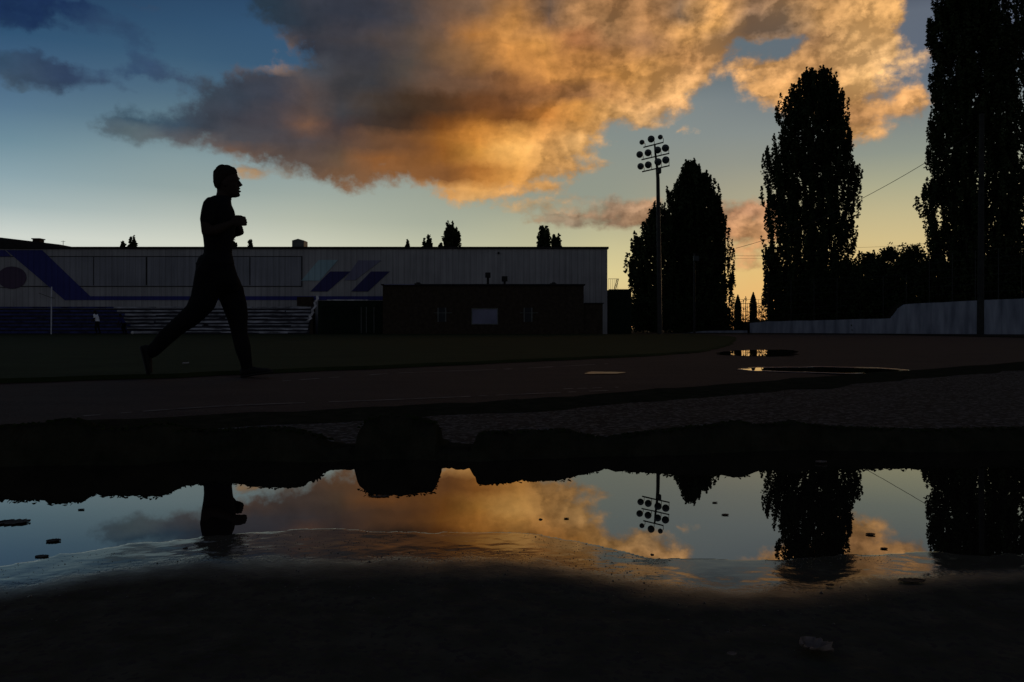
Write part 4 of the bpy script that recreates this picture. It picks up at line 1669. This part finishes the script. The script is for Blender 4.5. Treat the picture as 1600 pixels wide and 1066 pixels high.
mb = MB()
mb.tube([ML(1031, 522), ML(1029.5, 400), ML(1028, 280), ML(1027, 264)], [.17, .15, .12, .11], 10)
mb.tube([ML(1027, 264), ML(1024, 240), ML(1023, 226)], [.085, .07, .06], 8)
mb.build('mast', m_pole, fm)
MB().box(ML(1026, 0)[0], ML(1032.5, 0)[0], -.2, .2, ML(0, 271)[2], ML(0, 263)[2]).build('junction_box', m_lamp, fm)
bars = [((1005, 231), (1037, 222)), ((1002, 250.3), (1046, 239.3)), ((1003, 269), (1046.5, 258.5))]
for (a, b_) in bars:
    MB().tube([ML(*a, -.1), ML(*b_, .1)], .045, 6).build('crossbar', m_pole, fm)
lamps = [(1002.5, 224, 3.7, 0), (1016.8, 219, 5.2, 0), (1031, 216, 3.6, 0),
         (999, 243, 5.0, 1), (1012, 240.3, 5.2, 1), (1027, 236, 5.2, 1), (1039, 233, 5.5, 1),
         (1000.5, 261.3, 4.9, 2), (1012.3, 259, 5.2, 2), (1027.5, 254.5, 5.5, 2), (1039.5, 251.5, 5.5, 2)]
for (px, py, rr_, k) in lamps:
    R = rr_ / F * DL * 1.02
    c = Vector(ML(px, py, -.3))
    ax = Vector((-.45, -1, -.3)).normalized()
    q = ax.to_track_quat('Z', 'Y').to_matrix()
    mb = MB()
    rings = []
    for (zz, kr) in ((.16, 1.0), (.13, 1.04), (.02, .98), (-.1, .75), (-.2, .42), (-.24, .3), (-.40, .26), (-.42, .1)):
        rings.append([c + q @ Vector((math.cos(a) * R * kr, math.sin(a) * R * kr, zz)) for a in np.linspace(0, 2 * math.pi, 19)[:-1]])
    mb.rings(rings)
    lp = mb.build('lamp', m_lamp, fm, smooth=True)
    mb = MB()
    mb.rings([[c + q @ Vector((math.cos(a) * R * kr, math.sin(a) * R * kr, zz)) for a in np.linspace(0, 2 * math.pi, 19)[:-1]] for zz, kr in ((.161, .93), (.175, .9), (.195, .5))])
    mb.build('lens', m_lens, lp, smooth=True)
    # bracket down to the bar
    a, b_ = bars[k]
    bxp = px + (6 if k else 5.5)
    bxp = min(max(bxp, a[0]), b_[0])
    t_ = (bxp - a[0]) / (b_[0] - a[0])
    by = a[1] + (b_[1] - a[1]) * t_
    back = c - ax * .2
    mb = MB()
    mb.tube([back + Vector((.02, 0, 0)), Vector(ML(bxp, py + 1, 0)), Vector(ML(bxp, by, 0))], .02, 5)
    mb.build('bracket', m_pole, lp)

DQ = 86.0
ps = empty('lamp_post', (WX(1085, DQ), DQ, GZ))
tag(ps, 'thin grey lamp post with a small box head in front of the poplar clump', 'lamp post')
MB().tube([(0, 0, 0), (0, 0, WZ(396, DQ) - GZ)], [.14, .09], 8).build('post', m_pole, ps)
MB().box(-.1, .45, -.2, .2, WZ(408, DQ) - GZ, WZ(400, DQ) - GZ).build('lamp_head', m_lamp, ps)
DR = 58.5
pr = empty('concrete_pole', (WX(1534, DR), DR, GZ))
tag(pr, 'thick grey concrete pole in front of the huge poplars at the right', 'pole')
MB().tube([(-.1, 0, 0), (0, 0, WZ(178, DR) - GZ)], [.24, .17], 10).build('shaft', mat('pole_concrete', (.036, .038, .036), .9, spec=.05), pr)

m_cable = mat('cable', (.03, .03, .03), .7)


def cable(a, b_, sag, rad, name, label):
    A = Vector((WX(a[0], a[2]), a[2], WZ(a[1], a[2])))
    B = Vector((WX(b_[0], b_[2]), b_[2], WZ(b_[1], b_[2])))
    mid = A.lerp(B, .5)
    pts = []
    for k in range(25):
        t_ = k / 24
        p = A.lerp(B, t_)
        p.z -= sag * 4 * t_ * (1 - t_)
        pts.append(p - mid)
    o = MB().tube(pts, rad, 5).build(name, m_cable)
    o.location = mid
    tag(o, label, 'cable')


cable((1150, 388, 80), (1534, 198, 58.5), 1.1, .022, 'overhead_cable', 'slanting overhead cable crossing the open sky left of the huge poplars')
cable((1085, 398, 86), (1260, 399, 86), .1, .015, 'power_line', 'level wire across the gap between the poplar clump and the lone poplar')
cable((1085, 402, 86), (1260, 403.5, 86), .1, .012, 'power_line', 'lower of the level wires across the gap beside the poplar clump')
cable((1330, 387, 84), (1534, 370, 66), .2, .012, 'power_line', 'thin wire just above the bushes between the two big poplars')

# white pole on the field
DW = 55.5
gpz = empty('white_pole', (WX(80, DW), DW, GZ + .035))
tag(gpz, 'thin white pole standing on the grass before the left part of the stand', 'pole')
MB().tube([(0, 0, 0), (.03, 0, WZ(449, DW) - GZ)], .04, 8).build('shaft', m_white, gpz)
mb = MB()
mb.tube([(0, -.02, WZ(466, DW) - GZ), (WX(62, DW) - WX(80, DW), -.1, WZ(459, DW) - GZ)], .018, 5)
mb.tube([(0, -.02, WZ(466, DW) - GZ), (.3, -.1, WZ(467, DW) - GZ)], .018, 5)
mb.build('side_arm', m_pole, gpz)
#@@PEOPLE@@
# ------------------------------------------------------------------ people
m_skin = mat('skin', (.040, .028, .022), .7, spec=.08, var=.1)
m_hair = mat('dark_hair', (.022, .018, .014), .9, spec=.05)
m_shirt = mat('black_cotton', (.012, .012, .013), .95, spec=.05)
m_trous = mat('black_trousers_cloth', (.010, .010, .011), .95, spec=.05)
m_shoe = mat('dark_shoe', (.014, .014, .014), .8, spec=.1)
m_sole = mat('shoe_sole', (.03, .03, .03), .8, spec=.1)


def ell(mb, c, r, n=12, m=8):
    rings = []
    for i in range(m + 1):
        t = math.pi * (i + .15) / (m + .3)
        rings.append([(c[0] + r[0] * math.sin(t) * math.cos(a), c[1] + r[1] * math.sin(t) * math.sin(a), c[2] + r[2] * math.cos(t))
                      for a in np.linspace(0, 2 * math.pi, n + 1)[:-1]])
    mb.rings(rings)


WORKSHOP = bpy.data.scenes.new('workshop')


def fuse(name, mb, voxel, m, parent, fold=0.0, fs=9, smooth_it=4, sm=.5):
    """one continuous surface out of overlapping closed lofts"""
    tmp = mb.build(name + '_tmp', m)
    rm = tmp.modifiers.new('r', 'REMESH')
    rm.mode = 'VOXEL'
    rm.voxel_size = voxel
    rm.use_smooth_shade = True
    s_ = tmp.modifiers.new('s', 'SMOOTH')
    s_.factor = sm
    s_.iterations = smooth_it
    COL.objects.unlink(tmp)
    WORKSHOP.collection.objects.link(tmp)
    WORKSHOP.view_layers[0].update()
    dg = WORKSHOP.view_layers[0].depsgraph
    me = bpy.data.meshes.new_from_object(tmp.evaluated_get(dg))
    bpy.data.objects.remove(tmp)
    if fold:
        nv = len(me.vertices)
        P, Nn = np.empty(nv * 3, np.float32), np.empty(nv * 3, np.float32)
        me.vertices.foreach_get('co', P)
        me.vertices.foreach_get('normal', Nn)
        P, Nn = P.reshape(-1, 3), Nn.reshape(-1, 3)
        k = np.array([mnoise.noise(Vector((p[0] * fs, p[1] * fs, p[2] * fs * .55 + p[0] * 4))) for p in P.tolist()])
        P = P + Nn * (fold * 1.5 * k)[:, None]
        me.vertices.foreach_set('co', P.astype(np.float32).ravel())
        me.update()
    me.polygons.foreach_set('use_smooth', np.ones(len(me.polygons), dtype=bool))
    me.name = name
    o = bpy.data.objects.new(name, me)
    COL.objects.link(o)
    if not me.materials:
        me.materials.append(m)
    o.parent = parent
    return o


def capsule(mb, pts, rads, n=12):
    """tapering limb with rounded ends"""
    pts = [Vector(p) for p in pts]
    d0 = (pts[0] - pts[1]).normalized()
    d1 = (pts[-1] - pts[-2]).normalized()
    P = [pts[0] + d0 * rads[0] * .95, pts[0] + d0 * rads[0] * .6] + pts + [pts[-1] + d1 * rads[-1] * .6, pts[-1] + d1 * rads[-1] * .95]
    R = [rads[0] * .3, rads[0] * .8] + list(rads) + [rads[-1] * .8, rads[-1] * .3]
    mb.tube(P, R, n)


def finger_set(mb, wrist, fwd, up, inw, s, curl=1.0, rad=.0095):
    """palm, four curled fingers of different length and a thumb leaving the side of the palm.
    fwd: along the hand, up: index finger's side, inw: the way the palm faces. s: scale"""
    wrist, fwd, up, inw = Vector(wrist), Vector(fwd).normalized(), Vector(up).normalized(), Vector(inw).normalized()
    P = lambda a, b, c: wrist + (fwd * a + up * b + inw * c) * s
    # palm: a soft slab
    rings = []
    for a, hb, hc in ((-.012, .018, .017), (.0, .022, .016), (.025, .034, .015), (.055, .040, .015), (.080, .039, .013), (.088, .030, .008)):
        rings.append([P(a, hb * math.cos(t), hc * math.sin(t)) for t in np.linspace(0, 2 * math.pi, 15)[:-1]])
    mb.rings(rings)
    for i, (b, ln) in enumerate(((.030, .92), (.010, 1.0), (-.010, .95), (-.028, .76))):
        k = curl
        l1, l2, l3 = .042 * ln, .026 * ln, .020 * ln
        p0 = P(.078, b, .0)
        ang = 0
        q = (.078, 0.0)
        pts = [p0]
        for L_, da in ((l1, .95 * k), (l2, 1.45 * k), (l3, .95 * k)):
            ang += da
            q = (q[0] + L_ * math.cos(ang), q[1] + L_ * math.sin(ang))
            pts.append(P(q[0], b * (1 - .06 * len(pts)), q[1]))
        capsule(mb, pts, [rad * s * v for v in (1.05, 1.0, .92, .8)], 9)
    # thumb
    capsule(mb, [P(.018, .026, .010), P(.046, .046, .022), P(.074, .042, .036), P(.094, .028, .042)], [rad * s * v for v in (1.5, 1.25, 1.1, .9)], 9)


DRUN = 6.37
KR = DRUN / F
rx0 = WX(350, DRUN)
run = empty('person', (rx0, DRUN, GZ))
tag(run, 'man running to the right in a black t-shirt and black trousers, fists before his chest', 'person')


def R_(px, py, dy=0.0):
    d = DRUN + dy * KR
    return Vector((WX(px, d) - rx0, dy * KR, WZ(py, d) - GZ))


def slices(mb, rows, sq=1.0, n=28, ycen=0.0):
    rings = []
    for row in rows:
        py, xb, xf, hw = row[:4]
        c = (xb + xf) / 2
        h = (xf - xb) / 2
        ring = []
        for a in np.linspace(0, 2 * math.pi, n + 1)[:-1]:
            ca, sa = math.cos(a), math.sin(a)
            ex = math.copysign(abs(ca) ** sq, ca)
            ey = math.copysign(abs(sa) ** sq, sa)
            ring.append(R_(c + h * ex, py, ycen + hw * ey))
        rings.append(ring)
    mb.rings(rings)


def limb(mb, pts, n=16, fl=1.0):
    """pts: (px, py, dy, r_px)"""
    P = [R_(x, y, d) for x, y, d, r in pts]
    capsule(mb, P, [p[3] * KR for p in pts], n)


# ---- body
mb = MB()
slices(mb, [(259.2, 345, 353, 3.5), (261, 341, 360.5, 8), (264, 338, 365, 11.2), (268, 335.8, 368.5, 13.2), (272, 334.4, 370.8, 14.3), (277, 333.8, 372.4, 14.8), (280, 334, 373.2, 14.8), (283, 334.5, 371.6, 14.6),
            (287, 335.4, 371.8, 14), (291, 336.8, 372.8, 13.2), (295, 338.5, 373.2, 12.4), (299, 340, 373.6, 11.4), (303, 342, 373.8, 10), (306.5, 346, 372.6, 8.2), (309, 351, 369, 5.5)], .92)
# brow, nose, lips, chin
ell(mb, R_(371.2, 278.8, 0), (3.0 * KR, 8 * KR, 1.8 * KR))
mb.rings([[R_(370.5, 280.5, -1.2), R_(370.5, 280.5, 1.2), R_(373.6, 281.5, .8), R_(373.6, 281.5, -.8)],
          [R_(370.5, 286, -2.2), R_(370.5, 286, 2.2), R_(377.2, 286.6, 1.1), R_(377.2, 286.6, -1.1)],
          [R_(370.5, 289.5, -3.2), R_(370.5, 289.5, 3.2), R_(379.6, 289.6, 1.4), R_(379.6, 289.6, -1.4)],
          [R_(370.5, 292.2, -3.2), R_(370.5, 292.2, 3.2), R_(375.5, 292.0, 1.6), R_(375.5, 292.0, -1.6)]])
ell(mb, R_(372.4, 294.9, 0), (3.4 * KR, 4.6 * KR, 1.3 * KR))
ell(mb, R_(373.0, 299.2, 0), (3.9 * KR, 4.2 * KR, 1.5 * KR))
ell(mb, R_(369.8, 304.6, 0), (5.4 * KR, 5.6 * KR, 3.6 * KR))
for s_ in (-1, 1):
    ell(mb, R_(369.2, 283.6, s_ * 6.2), (2.3 * KR, 2.6 * KR, 1.9 * KR))      # eyes
    ell(mb, R_(351.5, 285.5, s_ * 14.6), (3.4 * KR, 1.7 * KR, 5.6 * KR))      # ears
    ell(mb, R_(364, 290, s_ * 9), (5 * KR, 3.2 * KR, 4 * KR))                 # cheekbones
slices(mb, [(292, 339, 361, 10), (300, 338.8, 361.5, 10.2), (307, 337, 361.5, 10.8), (314, 333, 360.5, 13), (320, 328, 360, 18)])
ell(mb, R_(359.6, 311.5, 0), (2.2 * KR, 2.6 * KR, 3 * KR))
slices(mb, [(308, 332, 357, 16), (313, 325, 360, 30), (320, 321, 361, 34), (335, 318, 364, 35), (352, 317, 365, 32), (372, 319, 363, 29), (390, 321, 359, 28), (405, 312, 359, 29), (425, 309, 364, 30), (442, 311, 366, 29), (452, 318, 362, 22)], .85)
# legs
FRONT = [(340, 428, 16, 21), (350, 442, 16, 21.5), (361, 458, 16, 19), (367, 478, 15, 16.5), (370.8, 495, 14, 14.3), (372, 508, 14, 12.4), (374.2, 524, 14, 10.6), (379.6, 545, 13, 8.8), (384, 563, 13, 7.2), (386, 574, 13, 6.6)]
REAR = [(330, 428, -16, 22), (325, 450, -16, 20.5), (317.5, 470, -16, 17.8), (306, 488, -16, 15), (294, 499, -16, 13.8), (277, 511.5, -16, 12.4), (260, 526, -16, 10), (246.5, 541, -16, 8), (236.5, 550, -16, 7)]
limb(mb, FRONT)
limb(mb, REAR)
limb(mb, [(383, 576, 13, 6), (392, 581, 13, 5.2), (406, 580.5, 13, 4.4), (416, 580, 13, 3.4)])
limb(mb, [(229, 548, -16, 6), (232, 560, -16, 5.4), (233.5, 572, -16, 4.2), (235, 580, -16, 3.2)])
# arms
ARM_N = [(331, 322, -33, 11), (326, 334, -38, 9.6), (322.2, 350, -43, 8.3), (322.6, 362.5, -45, 7.2)]
FORE_N = [(322.6, 362.5, -45, 7.2), (335, 360, -42, 7.6), (349, 354.5, -36, 6.2), (361.5, 349, -30, 4.8)]
ARM_F = [(340, 322, 33, 11), (343, 340, 38, 9.4), (346, 362, 43, 8), (349, 378, 44, 7)]
FORE_F = [(349, 378, 44, 7), (355, 374, 40, 6.8), (361.5, 370, 34, 5.6), (366, 366.5, 29, 4.6)]
for a in (ARM_N, FORE_N, ARM_F, FORE_F):
    limb(mb, a, 14)
finger_set(mb, R_(360.8, 348.6, -30), (.9, .22, .20), (-.3, .05, 1), (.0, 1, 0), 1.02, 1.0, .0105)
finger_set(mb, R_(364.5, 366, 29), (.9, -.2, .38), (-.35, .0, 1), (.0, -1, 0), .98, 1.0, .0105)
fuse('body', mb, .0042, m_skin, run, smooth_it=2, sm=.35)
# ---- hair
mb = MB()
slices(mb, [(257.5, 344, 353, 4), (259.2, 340.5, 360.5, 9), (262, 337.5, 366, 12.3), (266, 334.6, 369.8, 14.4), (270, 333.2, 370.8, 15.4), (274, 332.6, 368, 15.8), (279, 332.6, 360, 15.8), (284, 333.2, 350, 15.4), (289, 334.4, 346, 14.4), (294, 336.6, 344, 12.4)], .92)
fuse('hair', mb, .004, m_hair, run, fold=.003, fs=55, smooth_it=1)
# ---- t-shirt
mb = MB()
slices(mb, [(305.5, 334, 359, 13), (309, 326.5, 361.6, 22), (314, 321.2, 361.6, 33), (321, 318, 362.4, 37.5), (329, 316, 366, 38.5), (340, 315, 368.3, 38), (351, 314.6, 368.8, 35.5), (362, 315, 367.6, 33), (372, 317, 366, 31.5),
            (384, 318.6, 363.2, 30.5), (396, 318.2, 362, 31), (403, 311.5, 364, 33), (411, 305.5, 366, 35), (413.5, 305, 366.4, 35)], .84)
limb(mb, [(331, 321, -31, 12.6), (326.5, 333, -37.5, 11.6), (323.4, 345, -41.5, 10.6)], 14)
limb(mb, [(339, 321, 31, 12.6), (342.4, 333, 37.5, 11.6), (344.6, 345, 41.5, 10.6)], 14)
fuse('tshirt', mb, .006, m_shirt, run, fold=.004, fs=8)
# ---- trousers
mb = MB()
slices(mb, [(398, 314, 361, 31), (404, 308.5, 363, 33), (412, 305.4, 365, 34), (421, 304.6, 367.6, 34), (432, 305.6, 371, 34), (444, 307, 374, 32), (455, 312, 372, 26)], .84)
limb(mb, [(x, y, d, r + 1.6 + (1.2 if i > 6 else 0)) for i, (x, y, d, r) in enumerate(FRONT)])
limb(mb, [(x, y, d, r + 1.6 + (1.0 if i > 5 else 0)) for i, (x, y, d, r) in enumerate(REAR)])
fuse('trousers', mb, .006, m_trous, run, fold=.006, fs=9)


# ---- shoes
def shoe(heel, toe, dy, lift, flip=1):
    """heel and toe: points of the sole line, lift: px thickness profile; flip: side of the sole the foot is on"""
    h, t = np.array(heel, float), np.array(toe, float)
    ax = (t - h) / np.linalg.norm(t - h)
    up = np.array([ax[1], -ax[0]]) * flip
    L_ = np.linalg.norm(t - h)
    mb = MB()
    ms = MB()
    rings, rs = [], []
    for (s, hh, w, s0) in ((-.03, 11, 5, 3), (.05, 17, 8, 1.5), (.2, 19, 8.8, 1.2), (.38, 15.5, 8.2, 1.6), (.55, 12, 9, 1.2), (.72, 10, 10, 1.2), (.88, 8.4, 9, 1.6), (.98, 5.2, 5.5, 2.4), (1.02, 4.2, 2.5, 3)):
        c = h + ax * L_ * s
        ring = []
        r2 = []
        for a in np.linspace(0, 2 * math.pi, 17)[:-1]:
            v = (hh + 0) / 2 + math.sin(a) * (hh / 2 - .2)
            wv = w * (1 - .25 * max(0, math.sin(a))) * math.cos(a)
            q = c + up * (v + s0 * .3)
            ring.append(R_(q[0], q[1], dy + wv))
        for a in np.linspace(0, 2 * math.pi, 17)[:-1]:
            q = c + up * (s0 * .3 + 1.6 + math.sin(a) * 1.9)
            r2.append(R_(q[0], q[1], dy + math.cos(a) * (w + .7)))
        rings.append(ring)
        rs.append(r2)
    mb.rings(rings)
    ms.rings(rs)
    o = mb.build('shoe', m_shoe, run, smooth=True)
    ms.build('sole', m_sole, o, smooth=True)


shoe((377.5, 590.6), (426, 583), 13, 0)
shoe((217.6, 543), (229, 588), -16, 0)


# ---- two people far off by the stand
def far_person(px, D, joints, label, top_m, leg_m, face, hair_m=None):
    root = empty('person', (WX(px, D), D, GZ + .035))
    tag(root, label, 'person')
    J = {k: Vector(v) for k, v in joints.items()}
    mb = MB()
    ell(mb, J['head'], (.095, .078, .118), 14, 9)
    ell(mb, J['head'] + Vector((face * .092, 0, -.01)), (.018, .012, .022), 8, 5)
    ell(mb, J['head'] + Vector((face * .06, 0, -.075)), (.035, .035, .03), 8, 5)
    for s_ in (-1, 1):
        ell(mb, J['head'] + Vector((0, .078 * s_, -.01)), (.02, .012, .03), 8, 5)
        ell(mb, J['head'] + Vector((face * .078, .03 * s_, .012)), (.014, .014, .01), 8, 5)
    capsule(mb, [J['head'] + Vector((0, 0, -.06)), J['neck']], [.055, .062])
    P = [J['neck'], J['chest'], J['waist'], J['hip']]
    up = P[0] - P[3]
    rings = []
    for p, hx, hy in ((P[0] + up * .02, .05, .08), (P[0] - up * .08, .085, .19), (P[1], .12, .19), (P[2], .105, .155), (P[3], .12, .17), (P[3] - up * .14, .09, .14)):
        rings.append([p + Vector((hx * math.cos(a), hy * math.sin(a), 0)) for a in np.linspace(0, 2 * math.pi, 19)[:-1]])
    mb.rings(rings)
    ms, mt, mshoes = MB(), MB(), []
    ms.rings([[v + (Vector(v) - sum((Vector(w) for w in r), Vector()) / len(r)).normalized() * .03 for v in r] for r in rings[1:5]])
    mt.rings([[v + (Vector(v) - sum((Vector(w) for w in r), Vector()) / len(r)).normalized() * .010 for v in r] for r in rings[3:6]])
    for s_ in ('n', 'f'):
        sh_, el, wr = J['sh' + s_], J['el' + s_], J['wr' + s_]
        capsule(mb, [sh_, sh_.lerp(el, .5), el], [.058, .05, .042])
        capsule(mb, [el, el.lerp(wr, .4), wr], [.044, .042, .028])
        capsule(ms, [sh_, sh_.lerp(el, .7)], [.072, .064])
        fd = (wr - el).normalized()
        inw = Vector((0, 1 if s_ == 'n' else -1, 0))
        inw = (inw - fd * inw.dot(fd)).normalized()
        finger_set(mb, wr, fd, fd.cross(inw) * (1 if s_ == 'n' else -1) * -face * -1, inw, .95, .35, .010)
        hp, kn, an = J['hp' + s_], J['kn' + s_], J['an' + s_]
        capsule(mb, [hp, hp.lerp(kn, .5), kn], [.092, .078, .056])
        capsule(mb, [kn, kn.lerp(an, .35), an], [.056, .055, .036])
        capsule(mt, [hp, hp.lerp(kn, .5), kn, an + (kn - an) * .12], [.104, .092, .072, .055])
        capsule(mb, [an + Vector((-face * .03, 0, -.03)), an + Vector((face * .14, 0, -.055))], [.036, .026])
    fuse('body', mb, .010, m_skin, root, smooth_it=1)
    fuse('top', ms, .014, top_m, root, fold=.006)
    fuse('trousers', mt, .014, leg_m, root, fold=.006)
    mh = MB()
    ell(mh, J['head'] + Vector((-face * .014, 0, .022)), (.098, .086, .108), 14, 9)
    fuse('hair', mh, .012, m_hair, root, smooth_it=1)
    for s_ in ('n', 'f'):
        an = J['an' + s_]
        m2 = MB()
        capsule(m2, [an + Vector((-face * .04, 0, -.045)), an + Vector((face * .06, 0, -.05)), an + Vector((face * .17, 0, -.06))], [.044, .046, .034])
        m2.build('shoe', m_shoe, root, smooth=True)
    return root


m_wshirt = mat('white_shirt', (.88, .90, .95), .8, spec=.1, var=.05, vscale=6)
m_bshirt = mat('navy_shirt', (.025, .03, .11), .9, spec=.05)
far_person(150, 57.0, dict(head=(-.10, 0, 1.57), neck=(-.04, 0, 1.43), chest=(.02, 0, 1.24), waist=(.08, 0, 1.06), hip=(.10, 0, .92), shn=(-.02, -.19, 1.38), eln=(.02, -.24, 1.12), wrn=(-.16, -.22, .95),
                           shf=(-.02, .19, 1.38), elf=(-.06, .24, 1.12), wrf=(-.22, .2, .96), hpn=(.10, -.09, .88), knn=(.02, -.1, .48), ann=(.10, -.1, .09), hpf=(.10, .09, .88), knf=(.12, .1, .49), anf=(.24, .1, .12)),
           'small far figure in a white shirt and dark trousers walking left before the stand', m_wshirt, m_trous, -1)
far_person(191, 57.3, dict(head=(-.16, 0, 1.33), neck=(-.12, 0, 1.19), chest=(-.05, 0, 1.06), waist=(.05, 0, .90), hip=(.14, 0, .80), shn=(-.1, -.19, 1.16), eln=(-.14, -.22, .9), wrn=(-.22, -.2, .68),
                           shf=(-.1, .19, 1.16), elf=(-.12, .22, .9), wrf=(-.24, .2, .7), hpn=(.15, -.09, .76), knn=(.05, -.11, .42), ann=(.17, -.1, .09), hpf=(.15, .09, .76), knf=(.10, .11, .42), anf=(.26, .1, .09)),
           'far figure in a navy top bending forward by the stand, right of the white shirt', m_bshirt, m_trous, -1)

# ball on the grass
mb = MB()
ell(mb, (0, 0, .11), (.11, .11, .11), 20, 12)
o = mb.build('ball', m_cap, None, smooth=True)
o.location = (WX(207, 56.6), 56.6, GZ + .035)
tag(o, 'small pale ball lying on the grass behind the runner\'s back foot', 'ball')

# ------------------------------------------------------------------ litter
m_dry = mat('dry_leaf_surface', (.16, .13, .11), .8, spec=.15, var=.4, vscale=60)
m_dk = mat('rotten_leaf', (.02, .016, .010), .7, spec=.2)
m_stone = mat('pebble_stone', (.06, .055, .05), .8, spec=.15)


def leaf_litter(px, py, wpx, hpx, label, m, name='fallen_leaf', z=0.0, curl=.35, seed=1, cat='leaf', group=None, rot=0.0):
    D = (HC - z) * F / (py - HY)
    w = wpx / F * D * .5
    lie = hpx / F * D * D / (HC - z) * .5      # half depth of a leaf lying flat
    hz = min(hpx / F * D * .3, .006) if name == 'fallen_leaf' and hpx < 12 else hpx / F * D * .55
    lie = min(lie, w * .9)
    r = random.Random(seed)
    n, m_ = 14, 8
    V = []
    Fc = []
    for i in range(n):
        t = i / (n - 1) * 2 - 1
        hw = lie * math.sqrt(max(0, 1 - t * t)) * (1 + .25 * math.sin(i * 2.3 + seed))
        for j in range(m_):
            s = j / (m_ - 1) * 2 - 1
            x = t * w + .12 * w * math.sin(s * 3 + seed)
            y = s * hw
            zz = hz * (curl * s * s + .45 * t * t * (1 if t > 0 else .4)) + hz * .25 * mnoise.noise(Vector((t * 2 + seed, s * 2, 0)))
            V.append((x * math.cos(rot) - y * math.sin(rot), x * math.sin(rot) + y * math.cos(rot), max(zz, 0) + .0008))
    for i in range(n - 1):
        for j in range(m_ - 1):
            a = i * m_ + j
            Fc.append((a, a + m_, a + m_ + 1, a + 1))
    o = mesh_obj(name, V, Fc, m, None, True)
    so = o.modifiers.new('t', 'SOLIDIFY')
    so.thickness = max(.0006, hz * .05)
    o.location = (WX(px, D), D, z)
    tag(o, label, cat, group)
    return o


leaf_litter(1277, 1016, 50, 30, 'pale curled dry leaf on the dark asphalt, alone at the bottom right', m_dry, z=.008, curl=.5, seed=8, rot=-.9)
leaf_litter(1143, 1023, 13, 7, 'tiny pale crumb of leaf on the asphalt left of the large curled leaf', m_dry, z=.012, curl=.6, seed=5)
leaf_litter(20, 817, 48, 8, 'dark flat leaf floating on the blue water at the left edge', m_dk, curl=.5, seed=6)
leaf_litter(84, 846, 20, 5, 'small dark leaf afloat on the blue water, right of the large flat one', m_dk, curl=.8, seed=7)
leaf_litter(66, 870, 20, 4, 'small dark leaf at the water\'s rim under the other blue water leaves', m_dk, curl=.4, seed=8)
leaf_litter(127, 797, 9, 3, 'tiny dark leaf afloat on the blue water near the left clods', m_dk, curl=.6, seed=9)
leaf_litter(1360, 836, 13, 4, 'dark leaf afloat between the reflections of the two big poplars, upper one', m_dk, curl=.8, seed=10)
leaf_litter(1381, 858, 10, 3, 'dark leaf afloat between the reflections of the two big poplars, lower one', m_dk, curl=.6, seed=11)
leaf_litter(1133, 805, 10, 3, 'dark leaf afloat right of the reflected floodlights, on the grey water', m_dk, curl=.6, seed=12)
leaf_litter(1117, 786, 7, 3, 'tiny dark leaf afloat right of the reflected floodlight mast, the farther one', m_dk, curl=.6, seed=13)
leaf_litter(885, 811, 7, 3, 'tiny dark leaf afloat on the orange reflection of the cloud', m_dk, curl=.6, seed=14)
leaf_litter(1425, 908, 40, 7, 'dark twig like leaf on the wet asphalt below the last poplar reflection', m_dk, z=.003, curl=.3, seed=15)
leaf_litter(1297, 915, 11, 4, 'small dark leaf on the wet asphalt left of the twig like one', m_dk, z=.003, curl=.5, seed=16)
leaf_litter(592, 776, 30, 3, 'thin dark flake afloat at the foot of the block shaped clod', m_dk, curl=.2, seed=17)
leaf_litter(1283, 723, 16, 6, 'faint grey leaf stuck at the foot of the soil bank on the right', m_dry, z=.002, curl=.9, seed=19)
leaf_litter(290, 569, 9, 4, 'scrap of white paper lying on the grass behind the runner\'s legs', m_cap, name='paper_scrap', z=GZ + .04, curl=.9, seed=18, cat='paper')


def pebble(px, py, s, label, z=0.0, seed=1):
    D = (HC - z) * F / (py - HY)
    r = s / F * D * .5
    bm = bmesh.new()
    bmesh.ops.create_icosphere(bm, subdivisions=3, radius=r)
    for v in bm.verts:
        v.co *= 1 + .35 * mnoise.noise(v.co / r * 1.1 + Vector((seed * 3.1, 0, 0)))
        v.co.z *= .6
    me = bpy.data.meshes.new('pebble')
    bm.to_mesh(me)
    bm.free()
    me.materials.append(m_stone)
    o = bpy.data.objects.new('pebble', me)
    COL.objects.link(o)
    o.location = (WX(px, D), D, z)
    tag(o, label, 'stone')


pebble(290, 858, 9, 'dark pebble at the water\'s near rim left of the runner\'s reflection', seed=1)
pebble(845, 812, 6, 'tiny pebble breaking the water inside the orange reflection', seed=2)
pebble(1019, 867, 6, 'tiny pebble at the near rim under the reflected floodlights', seed=3)

bpy.data.scenes.remove(WORKSHOP)
